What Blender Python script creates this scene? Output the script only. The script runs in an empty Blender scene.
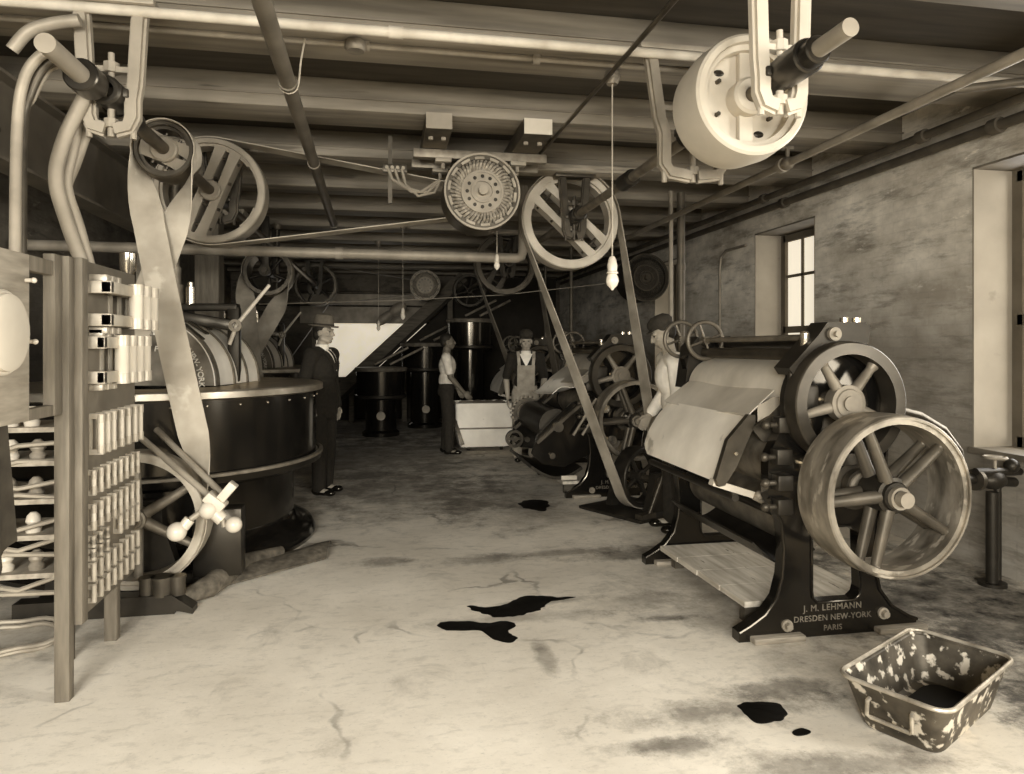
import bpy, bmesh, math, random
from mathutils import Vector, Matrix, Quaternion, noise as mnoise
random.seed(7)
SC = bpy.context.scene
COL = SC.collection
PI = math.pi
R = math.radians
V = Vector

# ------------------------------------------------------------------ camera model
CAM_H, FPX, YAW, PY0 = 1.48, 690.0, R(10.4), 347.0
CT, ST = math.cos(YAW), math.sin(YAW)

def ray(px, py):
    u = (px - 512) / FPX; v = (PY0 - py) / FPX
    return V((ST + CT * u, CT - ST * u, v))

def floor_at(px, py):
    r = ray(px, py); t = -CAM_H / r.z
    return V((r.x * t, r.y * t, 0))

# ------------------------------------------------------------------ materials
def lin(c):
    return tuple((x / 12.92 if x <= .04045 else ((x + .055) / 1.055) ** 2.4) for x in c)

def sep(v):
    return lin((v, v * (.89 + .068 * v), v * (.71 + .16 * v)))

MATS = {}

def nodes_of(name):
    m = bpy.data.materials.new(name); m.use_nodes = True
    nt = m.node_tree; nt.nodes.clear()
    out = nt.nodes.new('ShaderNodeOutputMaterial')
    b = nt.nodes.new('ShaderNodeBsdfPrincipled')
    nt.links.new(b.outputs[0], out.inputs[0])
    return m, nt, b

def mat(name, v, rough=.6, metal=0., var=.12, scale=8., bump=.0, detail=4., stretch=(1, 1, 1), emit=0., spec=.5, spots=None):
    """tone V in 0..1, broken up by noise; spots=(tone, threshold, scale) lays a second tone in patches"""
    if name in MATS: return MATS[name]
    m, nt, b = nodes_of(name)
    L = nt.links.new
    tc = nt.nodes.new('ShaderNodeTexCoord'); mp = nt.nodes.new('ShaderNodeMapping')
    mp.inputs['Scale'].default_value = stretch
    L(tc.outputs['Object'], mp.inputs[0])
    n = nt.nodes.new('ShaderNodeTexNoise'); n.inputs['Scale'].default_value = scale; n.inputs['Detail'].default_value = detail
    L(mp.outputs[0], n.inputs['Vector'])
    cr = nt.nodes.new('ShaderNodeValToRGB')
    cr.color_ramp.elements[0].position = .3; cr.color_ramp.elements[1].position = .7
    cr.color_ramp.elements[0].color = (*sep(max(.01, v * (1 - var))), 1)
    cr.color_ramp.elements[1].color = (*sep(min(.97, v * (1 + var))), 1)
    L(n.outputs[0], cr.inputs[0]); col = cr.outputs[0]
    if spots:
        n2 = nt.nodes.new('ShaderNodeTexNoise'); n2.inputs['Scale'].default_value = spots[2]; n2.inputs['Detail'].default_value = 6
        L(mp.outputs[0], n2.inputs['Vector'])
        c2 = nt.nodes.new('ShaderNodeValToRGB')
        c2.color_ramp.elements[0].position = spots[1]; c2.color_ramp.elements[1].position = spots[1] + .06
        L(n2.outputs[0], c2.inputs[0])
        mx = nt.nodes.new('ShaderNodeMixRGB'); mx.inputs[2].default_value = (*sep(spots[0]), 1)
        L(c2.outputs[0], mx.inputs[0]); L(col, mx.inputs[1]); col = mx.outputs[0]
    L(col, b.inputs['Base Color'])
    b.inputs['Roughness'].default_value = rough; b.inputs['Metallic'].default_value = metal
    b.inputs['Specular IOR Level'].default_value = spec; b.inputs['Specular Tint'].default_value = (1, .86, .64, 1)
    if bump:
        bp = nt.nodes.new('ShaderNodeBump'); bp.inputs['Strength'].default_value = bump; bp.inputs['Distance'].default_value = .01
        L(n.outputs[0], bp.inputs['Height']); L(bp.outputs[0], b.inputs['Normal'])
    if emit:
        b.inputs['Emission Color'].default_value = (*sep(v), 1); b.inputs['Emission Strength'].default_value = emit
    MATS[name] = m
    return m

# ------------------------------------------------------------------ mesh builder
class MB:
    def __init__(s): s.bm = bmesh.new()
    def _tf(s, vs, M):
        for v in vs: v.co = M @ v.co
    def box(s, c, size, rot=None, bevel=0.):
        r = bmesh.ops.create_cube(s.bm, size=1)
        vs = r['verts']
        for v in vs: v.co = V((v.co.x * size[0], v.co.y * size[1], v.co.z * size[2]))
        if bevel:
            es = list({e for v in vs for e in v.link_edges})
            b = bmesh.ops.bevel(s.bm, geom=es, offset=bevel, segments=2, affect='EDGES', profile=.5)
            vs = list({v for f in b['faces'] for v in f.verts} | {v for v in vs if v.is_valid})
        M = Matrix.Translation(V(c))
        if rot is not None: M = M @ (rot.to_4x4() if isinstance(rot, Matrix) else rot)
        s._tf(vs, M); return s
    def mm(s, a, b, bevel=0.):
        a, b = V(a), V(b)
        return s.box((a + b) / 2, (abs(b.x - a.x), abs(b.y - a.y), abs(b.z - a.z)), None, bevel)
    def cyl(s, p0, p1, r0, r1=None, seg=20):
        p0, p1 = V(p0), V(p1); r1 = r0 if r1 is None else r1
        d = p1 - p0; L = d.length
        if L < 1e-6: return s
        q = d.to_track_quat('Z', 'Y').to_matrix().to_4x4()
        r = bmesh.ops.create_cone(s.bm, cap_ends=True, segments=seg, radius1=r0, radius2=r1, depth=L)
        s._tf(r['verts'], Matrix.Translation((p0 + p1) / 2) @ q); return s
    def ball(s, c, r, seg=16, rot=None):
        if not hasattr(r, '__len__'): r = (r, r, r)
        g = bmesh.ops.create_uvsphere(s.bm, u_segments=seg, v_segments=max(6, seg // 2), radius=1)
        M = Matrix.Translation(V(c))
        if rot is not None: M = M @ rot.to_4x4()
        s._tf(g['verts'], M @ Matrix.Diagonal((*r, 1))); return s
    def lathe(s, prof, c, axis='z', seg=32, closed=False, a0=0., a1=2 * PI):
        """prof: (radius, height) pairs turned about an axis through c"""
        ax = {'x': V((1, 0, 0)), 'y': V((0, 1, 0)), 'z': V((0, 0, 1))}.get(axis, axis) if isinstance(axis, str) else V(axis).normalized()
        Q = V((0, 0, 1)).rotation_difference(ax).to_matrix() if ax != V((0, 1, 0)) else Matrix(((1, 0, 0), (0, 0, 1), (0, -1, 0)))
        full = abs(a1 - a0 - 2 * PI) < 1e-6
        n = seg if full else seg + 1
        rows = []
        for k in range(n):
            a = a0 + (a1 - a0) * k / seg
            rows.append([None if False else s.bm.verts.new(V(c) + Q @ V((r * math.cos(a), r * math.sin(a), h))) for r, h in prof])
        m = len(prof)
        for k in range(seg):
            A, B = rows[k], rows[(k + 1) % n]
            for j in range(m if closed else m - 1):
                q = (A[j], B[j], B[(j + 1) % m], A[(j + 1) % m])
                try: s.bm.faces.new(q)
                except ValueError: pass
        if not full and closed:
            for row in (rows[0], rows[-1]):
                try: s.bm.faces.new(row)
                except ValueError: pass
        return s
    def ring(s, c, axis, ro, ri, h0, h1, seg=40, crown=0., bev=.0):
        prof = [(ri, h0), (ro - bev, h0), (ro, h0 + bev)]
        if crown: prof += [(ro + crown, (h0 + h1) / 2)]
        prof += [(ro, h1 - bev), (ro - bev, h1), (ri, h1)]
        return s.lathe(prof, c, axis, seg, closed=True)
    def tube(s, pts, r, seg=8, closed=False):
        pts = [V(p) for p in pts]; n = len(pts)
        rr = r if hasattr(r, '__len__') else [r] * n
        T = []
        for i in range(n):
            a = pts[(i - 1) % n] if closed or i > 0 else pts[i]
            b = pts[(i + 1) % n] if closed or i < n - 1 else pts[i]
            T.append((b - a).normalized())
        up = V((0, 0, 1)) if abs(T[0].z) < .9 else V((1, 0, 0))
        nrm = (up - T[0] * up.dot(T[0])).normalized()
        rings = []
        for i in range(n):
            if i: nrm = T[i - 1].rotation_difference(T[i]) @ nrm
            nrm = (nrm - T[i] * nrm.dot(T[i])).normalized()
            bn = T[i].cross(nrm)
            rings.append([s.bm.verts.new(pts[i] + (nrm * math.cos(2 * PI * k / seg) + bn * math.sin(2 * PI * k / seg)) * rr[i]) for k in range(seg)])
        for i in range(n if closed else n - 1):
            A, B = rings[i], rings[(i + 1) % n]
            for k in range(seg):
                s.bm.faces.new((A[k], A[(k + 1) % seg], B[(k + 1) % seg], B[k]))
        if not closed:
            s.bm.faces.new(rings[0][::-1]); s.bm.faces.new(rings[-1])
        return s
    def prism(s, poly, y0, y1, plane='xz'):
        """2-D outline extruded; plane xz -> along y, yz -> along x, xy -> along z"""
        f = {'xz': lambda a, b, t: V((a, t, b)), 'yz': lambda a, b, t: V((t, a, b)), 'xy': lambda a, b, t: V((a, b, t))}[plane]
        A = [s.bm.verts.new(f(a, b, y0)) for a, b in poly]; B = [s.bm.verts.new(f(a, b, y1)) for a, b in poly]
        n = len(poly)
        s.bm.faces.new(A); s.bm.faces.new(B[::-1])
        for i in range(n): s.bm.faces.new((A[i], B[i], B[(i + 1) % n], A[(i + 1) % n]))
        return s
    def ribbon(s, pts, wv, w, t):
        """flat strap: path pts, width vectors wv (one or many), width w, thickness t"""
        pts = [V(p) for p in pts]; n = len(pts)
        rows = []
        for i in range(n):
            d = (pts[min(i + 1, n - 1)] - pts[max(i - 1, 0)]).normalized()
            x = V(wv[i] if hasattr(wv[0], '__len__') else wv); x = (x - d * x.dot(d)).normalized()
            nn = d.cross(x)
            rows.append([s.bm.verts.new(pts[i] + x * a * w / 2 + nn * b * t / 2) for a, b in ((-1, -1), (1, -1), (1, 1), (-1, 1))])
        for i in range(n - 1):
            for k in range(4):
                s.bm.faces.new((rows[i][k], rows[i][(k + 1) % 4], rows[i + 1][(k + 1) % 4], rows[i + 1][k]))
        s.bm.faces.new(rows[0][::-1]); s.bm.faces.new(rows[-1]); return s
    def sheet(s, fn, nu, nv, t=.004):
        """thick curved sheet: fn(u,v)->point"""
        P = [[V(fn(i / nu, j / nv)) for j in range(nv + 1)] for i in range(nu + 1)]
        def nr(i, j):
            a = P[min(i + 1, nu)][j] - P[max(i - 1, 0)][j]; b = P[i][min(j + 1, nv)] - P[i][max(j - 1, 0)]
            return a.cross(b).normalized()
        A = [[s.bm.verts.new(P[i][j] + nr(i, j) * t / 2) for j in range(nv + 1)] for i in range(nu + 1)]
        B = [[s.bm.verts.new(P[i][j] - nr(i, j) * t / 2) for j in range(nv + 1)] for i in range(nu + 1)]
        for i in range(nu):
            for j in range(nv):
                s.bm.faces.new((A[i][j], A[i + 1][j], A[i + 1][j + 1], A[i][j + 1]))
                s.bm.faces.new((B[i][j], B[i][j + 1], B[i + 1][j + 1], B[i + 1][j]))
        for i in range(nu):
            for j in (0, nv):
                s.bm.faces.new((A[i][j], B[i][j], B[i + 1][j], A[i + 1][j]))
        for j in range(nv):
            for i in (0, nu):
                s.bm.faces.new((A[i][j], A[i][j + 1], B[i][j + 1], B[i][j]))
        return s
    def text(s, body, size, M, depth=.004, space=1.0):
        c = bpy.data.curves.new('lettering', 'FONT'); c.body = body; c.size = size; c.extrude = depth
        c.align_x = 'CENTER'; c.align_y = 'CENTER'; c.space_character = space
        o = bpy.data.objects.new('lettering', c); COL.objects.link(o)
        dg = bpy.context.evaluated_depsgraph_get()
        me = bpy.data.meshes.new_from_object(o.evaluated_get(dg))
        me.transform(M); s.bm.from_mesh(me)
        bpy.data.objects.remove(o); bpy.data.curves.remove(c); bpy.data.meshes.remove(me)
        return s
    def xform(s, M):
        for v in s.bm.verts: v.co = M @ v.co
        return s

def to_mesh(mb, name, m, off=None, sharp=38):
    bm = mb.bm
    bmesh.ops.recalc_face_normals(bm, faces=bm.faces[:])
    if off is not None:
        for v in bm.verts: v.co -= off
    me = bpy.data.meshes.new(name); bm.to_mesh(me); bm.free()
    me.polygons.foreach_set('use_smooth', [True] * len(me.polygons))
    me.set_sharp_from_angle(angle=R(sharp))
    me.materials.append(m)
    return me

def root_loc(o):
    v = V((0, 0, 0))
    while o is not None: v += o.location; o = o.parent
    return v

def tag(o, label=None, cat=None, group=None, kind=None):
    if label: o['label'] = label
    if cat: o['category'] = cat
    if group: o['group'] = group
    if kind: o['kind'] = kind
    return o

def thing(name, label, cat, loc, group=None):
    o = bpy.data.objects.new(name, None); COL.objects.link(o)
    o.location = loc; o.empty_display_size = .1
    return tag(o, label, cat, group)

def part(par, name, mb, m, label=None, sharp=38, kind=None):
    me = to_mesh(mb, name, m, root_loc(par), sharp)
    o = bpy.data.objects.new(name, me); COL.objects.link(o); o.parent = par
    return tag(o, label, kind=kind)

def solo(name, label, cat, mb, m, loc, group=None, sharp=38, kind=None):
    """a thing that is one mesh"""
    me = to_mesh(mb, name, m, V(loc), sharp)
    o = bpy.data.objects.new(name, me); COL.objects.link(o); o.location = loc
    return tag(o, label, cat, group, kind)

def struct(name, mb, m, sharp=30):
    o = bpy.data.objects.new(name, to_mesh(mb, name, m, None, sharp)); COL.objects.link(o)
    o['kind'] = 'structure'
    return o

def copy_tree(o, par=None):
    c = o.copy(); COL.objects.link(c); c.parent = par
    for ch in list(o.children): copy_tree(ch, c)
    return c

def dup(o, delta, label, group=None, scale=None):
    c = copy_tree(o); c.location = V(o.location) + V(delta); c['label'] = label
    if group: c['group'] = group
    if scale: c.scale = (scale,) * 3
    return c
# ------------------------------------------------------------------ shared materials
M_iron = mat('black_iron', .12, .42, .0, .25, 14, .08, spec=.35)
M_iron2 = mat('dark_japanned_iron', .10, .30, .0, .2, 9, .05)
M_gloss = mat('black_enamel', .07, .16, .0, .2, 6)
M_steel = mat('worn_steel', .60, .34, .85, .14, 18, .04)
M_polish = mat('polished_steel', .74, .2, .9, .08, 20)
M_dullsteel = mat('dull_grey_steel', .42, .5, .4, .2, 12, .08)
M_gun = mat('gunmetal', .24, .4, .4, .2, 12, .06)
M_paintw = mat('pale_painted_metal', .70, .5, 0, .05, 5, .03)
M_paintg = mat('pale_grey_paint', .50, .5, 0, .08, 6, .04)
M_wood = mat('aged_timber', .50, .7, 0, .22, 5, .25, stretch=(1, 8, 8))
M_woodl = mat('pale_timber', .54, .7, 0, .15, 5, .2, stretch=(6, 1, 6))
M_wooddk = mat('dark_timber', .27, .7, 0, .25, 5, .2, stretch=(1, 6, 6))
M_post = mat('planed_post', .36, .6, 0, .16, 4, .1, stretch=(8, 8, 1))
M_plank = mat('scuffed_plank', .70, .75, 0, .14, 3, .2, stretch=(8, 1, 8), spots=(.3, .66, 6))
M_belt = mat('pale_leather_belt', .60, .6, 0, .1, 6, .05, spots=(.70, .6, 5))
M_beltd = mat('dark_leather_belt', .34, .6, 0, .2, 6, .05)
M_beltm = mat('tan_leather_belt', .56, .6, 0, .15, 6, .05)
M_pipe = mat('grey_painted_pipe', .50, .5, .1, .12, 6, .04)
M_piped = mat('dark_pipe', .30, .5, .2, .2, 6, .04)
M_pipel = mat('whitewashed_pipe', .66, .6, 0, .1, 6, .05)
M_porc = mat('white_porcelain', .72, .25, 0, .03, 5)
M_brass = mat('lacquered_brass', .64, .35, .2, .1, 10)
M_slate = mat('slate_board', .36, .5, 0, .12, 7, .04)
M_cloth = mat('sackcloth', .30, .95, 0, .3, 20, .3)
M_choc = mat('liquid_chocolate', .05, .5, 0, .2, 3, spec=.12)
M_skin = mat('skin_light', .60, .55, 0, .06, 8)
M_skin2 = mat('skin_tanned', .38, .55, 0, .08, 8)
M_suit = mat('dark_wool', .11, .9, 0, .25, 40, .1)
M_trou = mat('dark_cotton', .13, .9, 0, .25, 30, .1)
M_white = mat('white_cotton', .92, .85, 0, .06, 12, .15)
M_bib = mat('washed_denim', .60, .9, 0, .12, 12, .2)
M_hair = mat('dark_hair', .08, .7, 0, .2, 40)
M_hat = mat('grey_felt', .36, .9, 0, .1, 20)
M_cap = mat('dark_felt', .16, .9, 0, .2, 30)
M_eye = mat('dark_eye', .06, .3, 0, .1, 5)
M_rubber = mat('black_rubber_flex', .10, .6)
M_glassb = mat('frosted_bulb', .80, .15, 0, .02, 5)
M_lit = mat('lit_bulb', .97, .2, 0, .01, 5, emit=6)

# ------------------------------------------------------------------ floor
def floor_material():
    m, nt, b = nodes_of('concrete_floor'); L = nt.links.new; N = nt.nodes.new
    tc = N('ShaderNodeTexCoord')
    def noise(scale, det=6, rough=.6, dist=0, st=(1, 1, 1)):
        mp = N('ShaderNodeMapping'); mp.inputs['Scale'].default_value = st; L(tc.outputs['Object'], mp.inputs[0])
        n = N('ShaderNodeTexNoise'); n.inputs['Scale'].default_value = scale; n.inputs['Detail'].default_value = det
        n.inputs['Roughness'].default_value = rough; n.inputs['Distortion'].default_value = dist
        L(mp.outputs[0], n.inputs['Vector']); return n.outputs[0]
    def ramp(f, p0, p1, c0=(0, 0, 0, 1), c1=(1, 1, 1, 1)):
        r = N('ShaderNodeValToRGB'); r.color_ramp.elements[0].position = p0; r.color_ramp.elements[1].position = p1
        r.color_ramp.elements[0].color = c0; r.color_ramp.elements[1].color = c1
        L(f, r.inputs[0]); return r.outputs[0]
    def mix(fac, a, bcol):
        x = N('ShaderNodeMixRGB'); L(fac, x.inputs[0]); L(a, x.inputs[1])
        if isinstance(bcol, tuple): x.inputs[2].default_value = (*bcol, 1)
        else: L(bcol, x.inputs[2])
        return x.outputs[0]
    def math_(op, a, bv):
        x = N('ShaderNodeMath'); x.operation = op
        for i, q in ((0, a), (1, bv)):
            if isinstance(q, (int, float)): x.inputs[i].default_value = q
            else: L(q, x.inputs[i])
        return x.outputs[0]
    base = ramp(noise(1.1, 8, .62), .3, .7, (*sep(.76), 1), (*sep(.88), 1))
    # fine blotches and trowel marks
    base = mix(math_('MULTIPLY', ramp(noise(9, 8, .7, 0, (1, 2.2, 1)), .52, .75), .45), base, sep(.52))
    base = mix(math_('MULTIPLY', ramp(noise(2.6, 8, .7, .6), .56, .74), .5), base, sep(.46))
    base = mix(math_('MULTIPLY', ramp(noise(38, 5, .75, 0, (1, 1.6, 1)), .58, .72), .4), base, sep(.42))
    # localized stains and broad darker zones: centre, radii, strength
    sx = N('ShaderNodeSeparateXYZ'); L(tc.outputs['Object'], sx.inputs[0])
    edge = noise(2.4, 10, .78); fleck = ramp(noise(6, 9, .7), .34, .66)
    for (cx, cy, rx, ry, st, tone) in DARK_PATCHES:
        dx = math_('DIVIDE', math_('SUBTRACT', sx.outputs[0], cx), rx); dy = math_('DIVIDE', math_('SUBTRACT', sx.outputs[1], cy), ry)
        d = math_('SQRT', math_('ADD', math_('MULTIPLY', dx, dx), math_('MULTIPLY', dy, dy)), 0)
        d = math_('ADD', d, math_('MULTIPLY', math_('SUBTRACT', edge, .5), 3.4))
        f = math_('MULTIPLY', math_('MULTIPLY', ramp(d, .35, 1.0, (1, 1, 1, 1), (0, 0, 0, 1)), st), math_('ADD', math_('MULTIPLY', fleck, .45), .55))
        base = mix(f, base, sep(tone))
    # cracks
    mpv = N('ShaderNodeMapping'); L(tc.outputs['Object'], mpv.inputs[0])
    nz = N('ShaderNodeTexNoise'); nz.inputs['Scale'].default_value = 2.2; nz.inputs['Detail'].default_value = 6; L(tc.outputs['Object'], nz.inputs['Vector'])
    ad = N('ShaderNodeMixRGB'); ad.blend_type = 'ADD'; ad.inputs[0].default_value = .55; L(mpv.outputs[0], ad.inputs[1]); L(nz.outputs['Color'], ad.inputs[2])
    vo = N('ShaderNodeTexVoronoi'); vo.feature = 'DISTANCE_TO_EDGE'; vo.inputs['Scale'].default_value = .75; L(ad.outputs[0], vo.inputs['Vector'])
    cr = ramp(vo.outputs['Distance'], .004, .014, (1, 1, 1, 1), (0, 0, 0, 1))
    cr = math_('MULTIPLY', cr, ramp(noise(1.3, 4), .5, .62))
    base = mix(math_('MULTIPLY', cr, .55), base, sep(.2))
    L(base, b.inputs['Base Color'])
    b.inputs['Roughness'].default_value = .72; b.inputs['Specular IOR Level'].default_value = .25
    bp = N('ShaderNodeBump'); bp.inputs['Strength'].default_value = .25; bp.inputs['Distance'].default_value = .01
    L(noise(14, 8, .7), bp.inputs['Height']); L(bp.outputs[0], b.inputs['Normal'])
    return m

def st(px, py, rx, ry, s, tone):
    p = floor_at(px, py); return (p.x, p.y, rx, ry, s, tone)
DARK_PATCHES = [
    st(715, 712, .55, .13, .8, .30), st(780, 690, .3, .1, .7, .3), st(680, 745, .22, .08, .7, .28), st(850, 765, .5, .14, .8, .3),
    st(520, 618, .6, .1, .55, .35), st(560, 600, .35, .06, .6, .3), st(480, 560, .45, .16, .7, .34), st(385, 562, .22, .12, .75, .36), st(560, 553, .9, .1, .7, .36),
    st(630, 556, .5, .12, .75, .3), st(640, 600, .5, .16, .5, .42), st(668, 618, .16, .05, .9, .22), st(470, 505, .7, .3, .6, .4), st(520, 507, .5, .12, .8, .25),
    st(545, 655, .05, .2, .7, .32), st(660, 745, .25, .06, .6, .3),
    (3.35, 3.3, 1.15, 1.6, 1.0, .12), (3.2, 2.3, 1.0, .75, .85, .2), (2.3, 4.0, 1.0, 1.6, .55, .3),  # stained floor beside the first mill, darker zone beneath it
    (.2, 7.2, 1.3, 1.6, .65, .36), (-.2, 9.5, 2.6, 3.0, .8, .30), (0, 13, 4, 3, .85, .26), (1.2, 6.6, .8, 1.4, .6, .34), (-1.0, 6.2, .9, 1.6, .35, .45),  # broad darker zones along the aisle and toward the far end
    (-2.2, 4.0, 1.0, .8, .6, .34),  # darker zone behind the switchboard
]
struct('floor', MB().mm((-3.6, -3.2, -.12), (4.7, 15.7, 0)), floor_material())

# ------------------------------------------------------------------ walls
WIN = [(-2.7, -1.64), (.12, 1.18), (2.92, 4.05), (5.8, 6.86), (8.62, 9.68)]
WZ0, WZ1, CEIL = .8, 2.7, 3.26
XR, XL = 3.93, -3.2

def wall_material(name, a, bt, yz=True):
    m, nt, b = nodes_of(name); L = nt.links.new; N = nt.nodes.new
    tc = N('ShaderNodeTexCoord'); sx = N('ShaderNodeSeparateXYZ'); L(tc.outputs['Object'], sx.inputs[0])
    cb = N('ShaderNodeCombineXYZ'); L(sx.outputs[1 if yz else 0], cb.inputs[0]); L(sx.outputs[2], cb.inputs[1])
    br = N('ShaderNodeTexBrick'); br.inputs['Scale'].default_value = 1.0
    for k, v in (('Brick Width', .24), ('Row Height', .082), ('Mortar Size', .006), ('Mortar Smooth', .3)): br.inputs[k].default_value = v
    L(cb.outputs[0], br.inputs['Vector'])
    br.inputs['Color1'].default_value = (1, 1, 1, 1); br.inputs['Color2'].default_value = (.75, .75, .75, 1); br.inputs['Mortar'].default_value = (.25, .25, .25, 1)
    def nz(scale, det, st, rough=.65):
        mp = N('ShaderNodeMapping'); mp.inputs['Scale'].default_value = st; L(tc.outputs['Object'], mp.inputs[0])
        n = N('ShaderNodeTexNoise'); n.inputs['Scale'].default_value = scale; n.inputs['Detail'].default_value = det; n.inputs['Roughness'].default_value = rough
        L(mp.outputs[0], n.inputs['Vector']); return n.outputs[0]
    def ramp(f, p0, p1, c0, c1):
        r = N('ShaderNodeValToRGB'); r.color_ramp.elements[0].position = p0; r.color_ramp.elements[1].position = p1
        r.color_ramp.elements[0].color = (*c0, 1); r.color_ramp.elements[1].color = (*c1, 1); L(f, r.inputs[0]); return r.outputs[0]
    def mix(fac, p, q, mode='MIX', k=None):
        x = N('ShaderNodeMixRGB'); x.blend_type = mode
        if k is None: L(fac, x.inputs[0])
        else: x.inputs[0].default_value = k
        L(p, x.inputs[1])
        if isinstance(q, tuple): x.inputs[2].default_value = (*q, 1)
        else: L(q, x.inputs[2])
        return x.outputs[0]
    col = ramp(nz(1.4, 9, (1, 1, 1.6)), .36, .66, sep(a), sep(bt))
    col = mix(ramp(nz(3.2, 8, (1, .5, 2.4), .72), .5, .66, (0, 0, 0), (.75,) * 3), col, sep(a * .66))
    col = mix(ramp(nz(6, 8, (1, .6, 1.8), .7), .62, .68, (0, 0, 0), (.8,) * 3), col, sep(min(.9, bt * 1.12)))
    # limewash worn thinner on the lower courses
    lo = N('ShaderNodeMath'); lo.operation = 'MULTIPLY_ADD'; lo.inputs[1].default_value = .9; L(nz(1.1, 6, (1, 1, 1)), lo.inputs[0])
    L(sx.outputs[2], lo.inputs[2])
    col = mix(ramp(lo.outputs[0], 1.35 / 1, 2.6, (.0,) * 3, (0,) * 3), col, sep(a * .5))
    f2 = N('ShaderNodeMapRange'); f2.inputs[1].default_value = 2.75; f2.inputs[2].default_value = 1.9; f2.inputs[3].default_value = 0; f2.inputs[4].default_value = .7
    L(lo.outputs[0], f2.inputs[0])
    col = mix(f2.outputs[0], col, sep(a * .6))
    col = mix(None, col, br.outputs['Color'], 'MULTIPLY', .07)
    L(col, b.inputs['Base Color']); b.inputs['Roughness'].default_value = .85; b.inputs['Specular IOR Level'].default_value = .2
    bp = N('ShaderNodeBump'); bp.inputs['Strength'].default_value = .32; bp.inputs['Distance'].default_value = .01
    h = mix(None, br.outputs['Color'], nz(9, 8, (1, 1, 1)), 'MIX', .55)
    L(h, bp.inputs['Height']); L(bp.outputs[0], b.inputs['Normal'])
    return m

M_wallr = wall_material('limewashed_brick', .68, .95)
M_walld = wall_material('sooty_brick', .36, .5, True)
M_wallb = wall_material('end_brick', .3, .44, False)
M_plas = mat('white_reveal_plaster', .54, .85, 0, .07, 3, .1, spots=(.48, .64, 4))
M_lintel = mat('dark_lintel', .36, .7, 0, .2, 6, .1)
M_sash = mat('grey_sash_paint', .36, .6, 0, .1, 6)
M_pane = mat('bright_window_glass', .93, .1, 0, .01, 2, emit=1.0)

def holed_wall(name, x0, x1, wins, m):
    w = MB(); ys = [-3.2] + [q for a in wins for q in a] + [15.7]
    for i in range(0, len(ys), 2): w.mm((x0, ys[i], 0), (x1, ys[i + 1], CEIL))
    for a, b in wins:
        w.mm((x0, a, 0), (x1, b, WZ0)); w.mm((x0, a, WZ1), (x1, b, CEIL))
    return struct(name, w, m)

holed_wall('wall_right', XR, XR + .42, WIN, M_wallr)
for i, (a, b) in enumerate(WIN):
    t = MB()
    t.mm((XR - .003, a, WZ0), (XR + .36, a + .012, WZ1)); t.mm((XR - .003, b - .012, WZ0), (XR + .36, b, WZ1))
    struct(f'trim_{i + 1}', t, M_plas)
    struct(f'trim_{i + 7}', MB().mm((XR - .02, a - .02, WZ0 - .04), (XR + .36, b + .02, WZ0)).mm((XR - .004, a, WZ1 - .015), (XR + .36, b, WZ1 + .0)), M_lintel)
    w = bpy.data.objects.new(f'window_{i + 1}', None); COL.objects.link(w); w.location = (XR + .34, (a + b) / 2, WZ0); w['kind'] = 'structure'
    f = MB(); x0, x1 = XR + .30, XR + .37
    for y in (a + .012, b - .09): f.mm((x0, y, WZ0), (x1, y + .078, WZ1 - .015))
    zm = (WZ0 + WZ1) / 2
    for z in (WZ0, WZ1 - .095, zm - .12): f.mm((x0, a + .05, z), (x1, b - .05, z + .07))
    for z in (2.22,): f.mm((x0 + .015, a + .05, z), (x1 - .015, b - .05, z + .03))
    for k in (1, 2):
        y = a + .05 + (b - a - .1) * k / 3; f.mm((x0 + .015, y - .014, WZ0 + .02), (x1 - .015, y + .014, WZ1 - .05))
    fo = part(w, 'window_frame', f, M_sash)
    po = part(w, 'window_pane', MB().mm((x0 + .035, a + .06, WZ0 + .03), (x0 + .041, b - .06, WZ1 - .06)), M_pane)
    fo['kind'] = po['kind'] = 'structure'

struct('wall_left', MB().mm((XL - .3, -3.2, 0), (XL, 15.7, CEIL)), M_walld)
struct('wall_front', MB().mm((XL - .3, -3.2, 0), (XR + .4, -2.95, .7)).mm((XL - .3, -3.2, 2.75), (XR + .4, -2.95, CEIL))
       .mm((XL - .3, -3.2, .7), (-2.6, -2.95, 2.75)).mm((-.2, -3.2, .7), (.7, -2.95, 2.75)).mm((3.1, -3.2, .7), (XR + .4, -2.95, 2.75)), M_wallb)
for q, (x0, x1) in ((6, (-2.6, -.2)), (8, (.7, 3.1))):
    w = bpy.data.objects.new(f'window_{q}', None); COL.objects.link(w); w.location = ((x0 + x1) / 2, -3.1, .7); w['kind'] = 'structure'
    f = MB()
    for k in range(4):
        x = x0 + (x1 - x0 - .06) * k / 3; f.mm((x, -3.16, .7), (x + .06, -3.08, 2.75))
    for z in (.7, 1.7, 2.69): f.mm((x0, -3.155, z), (x1, -3.085, z + .06))
    part(w, 'window_frame', f, M_sash)['kind'] = 'structure'
    part(w, 'window_pane', MB().mm((x0 + .02, -3.125, .72), (x1 - .02, -3.119, 2.73)), M_pane)['kind'] = 'structure'
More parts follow.
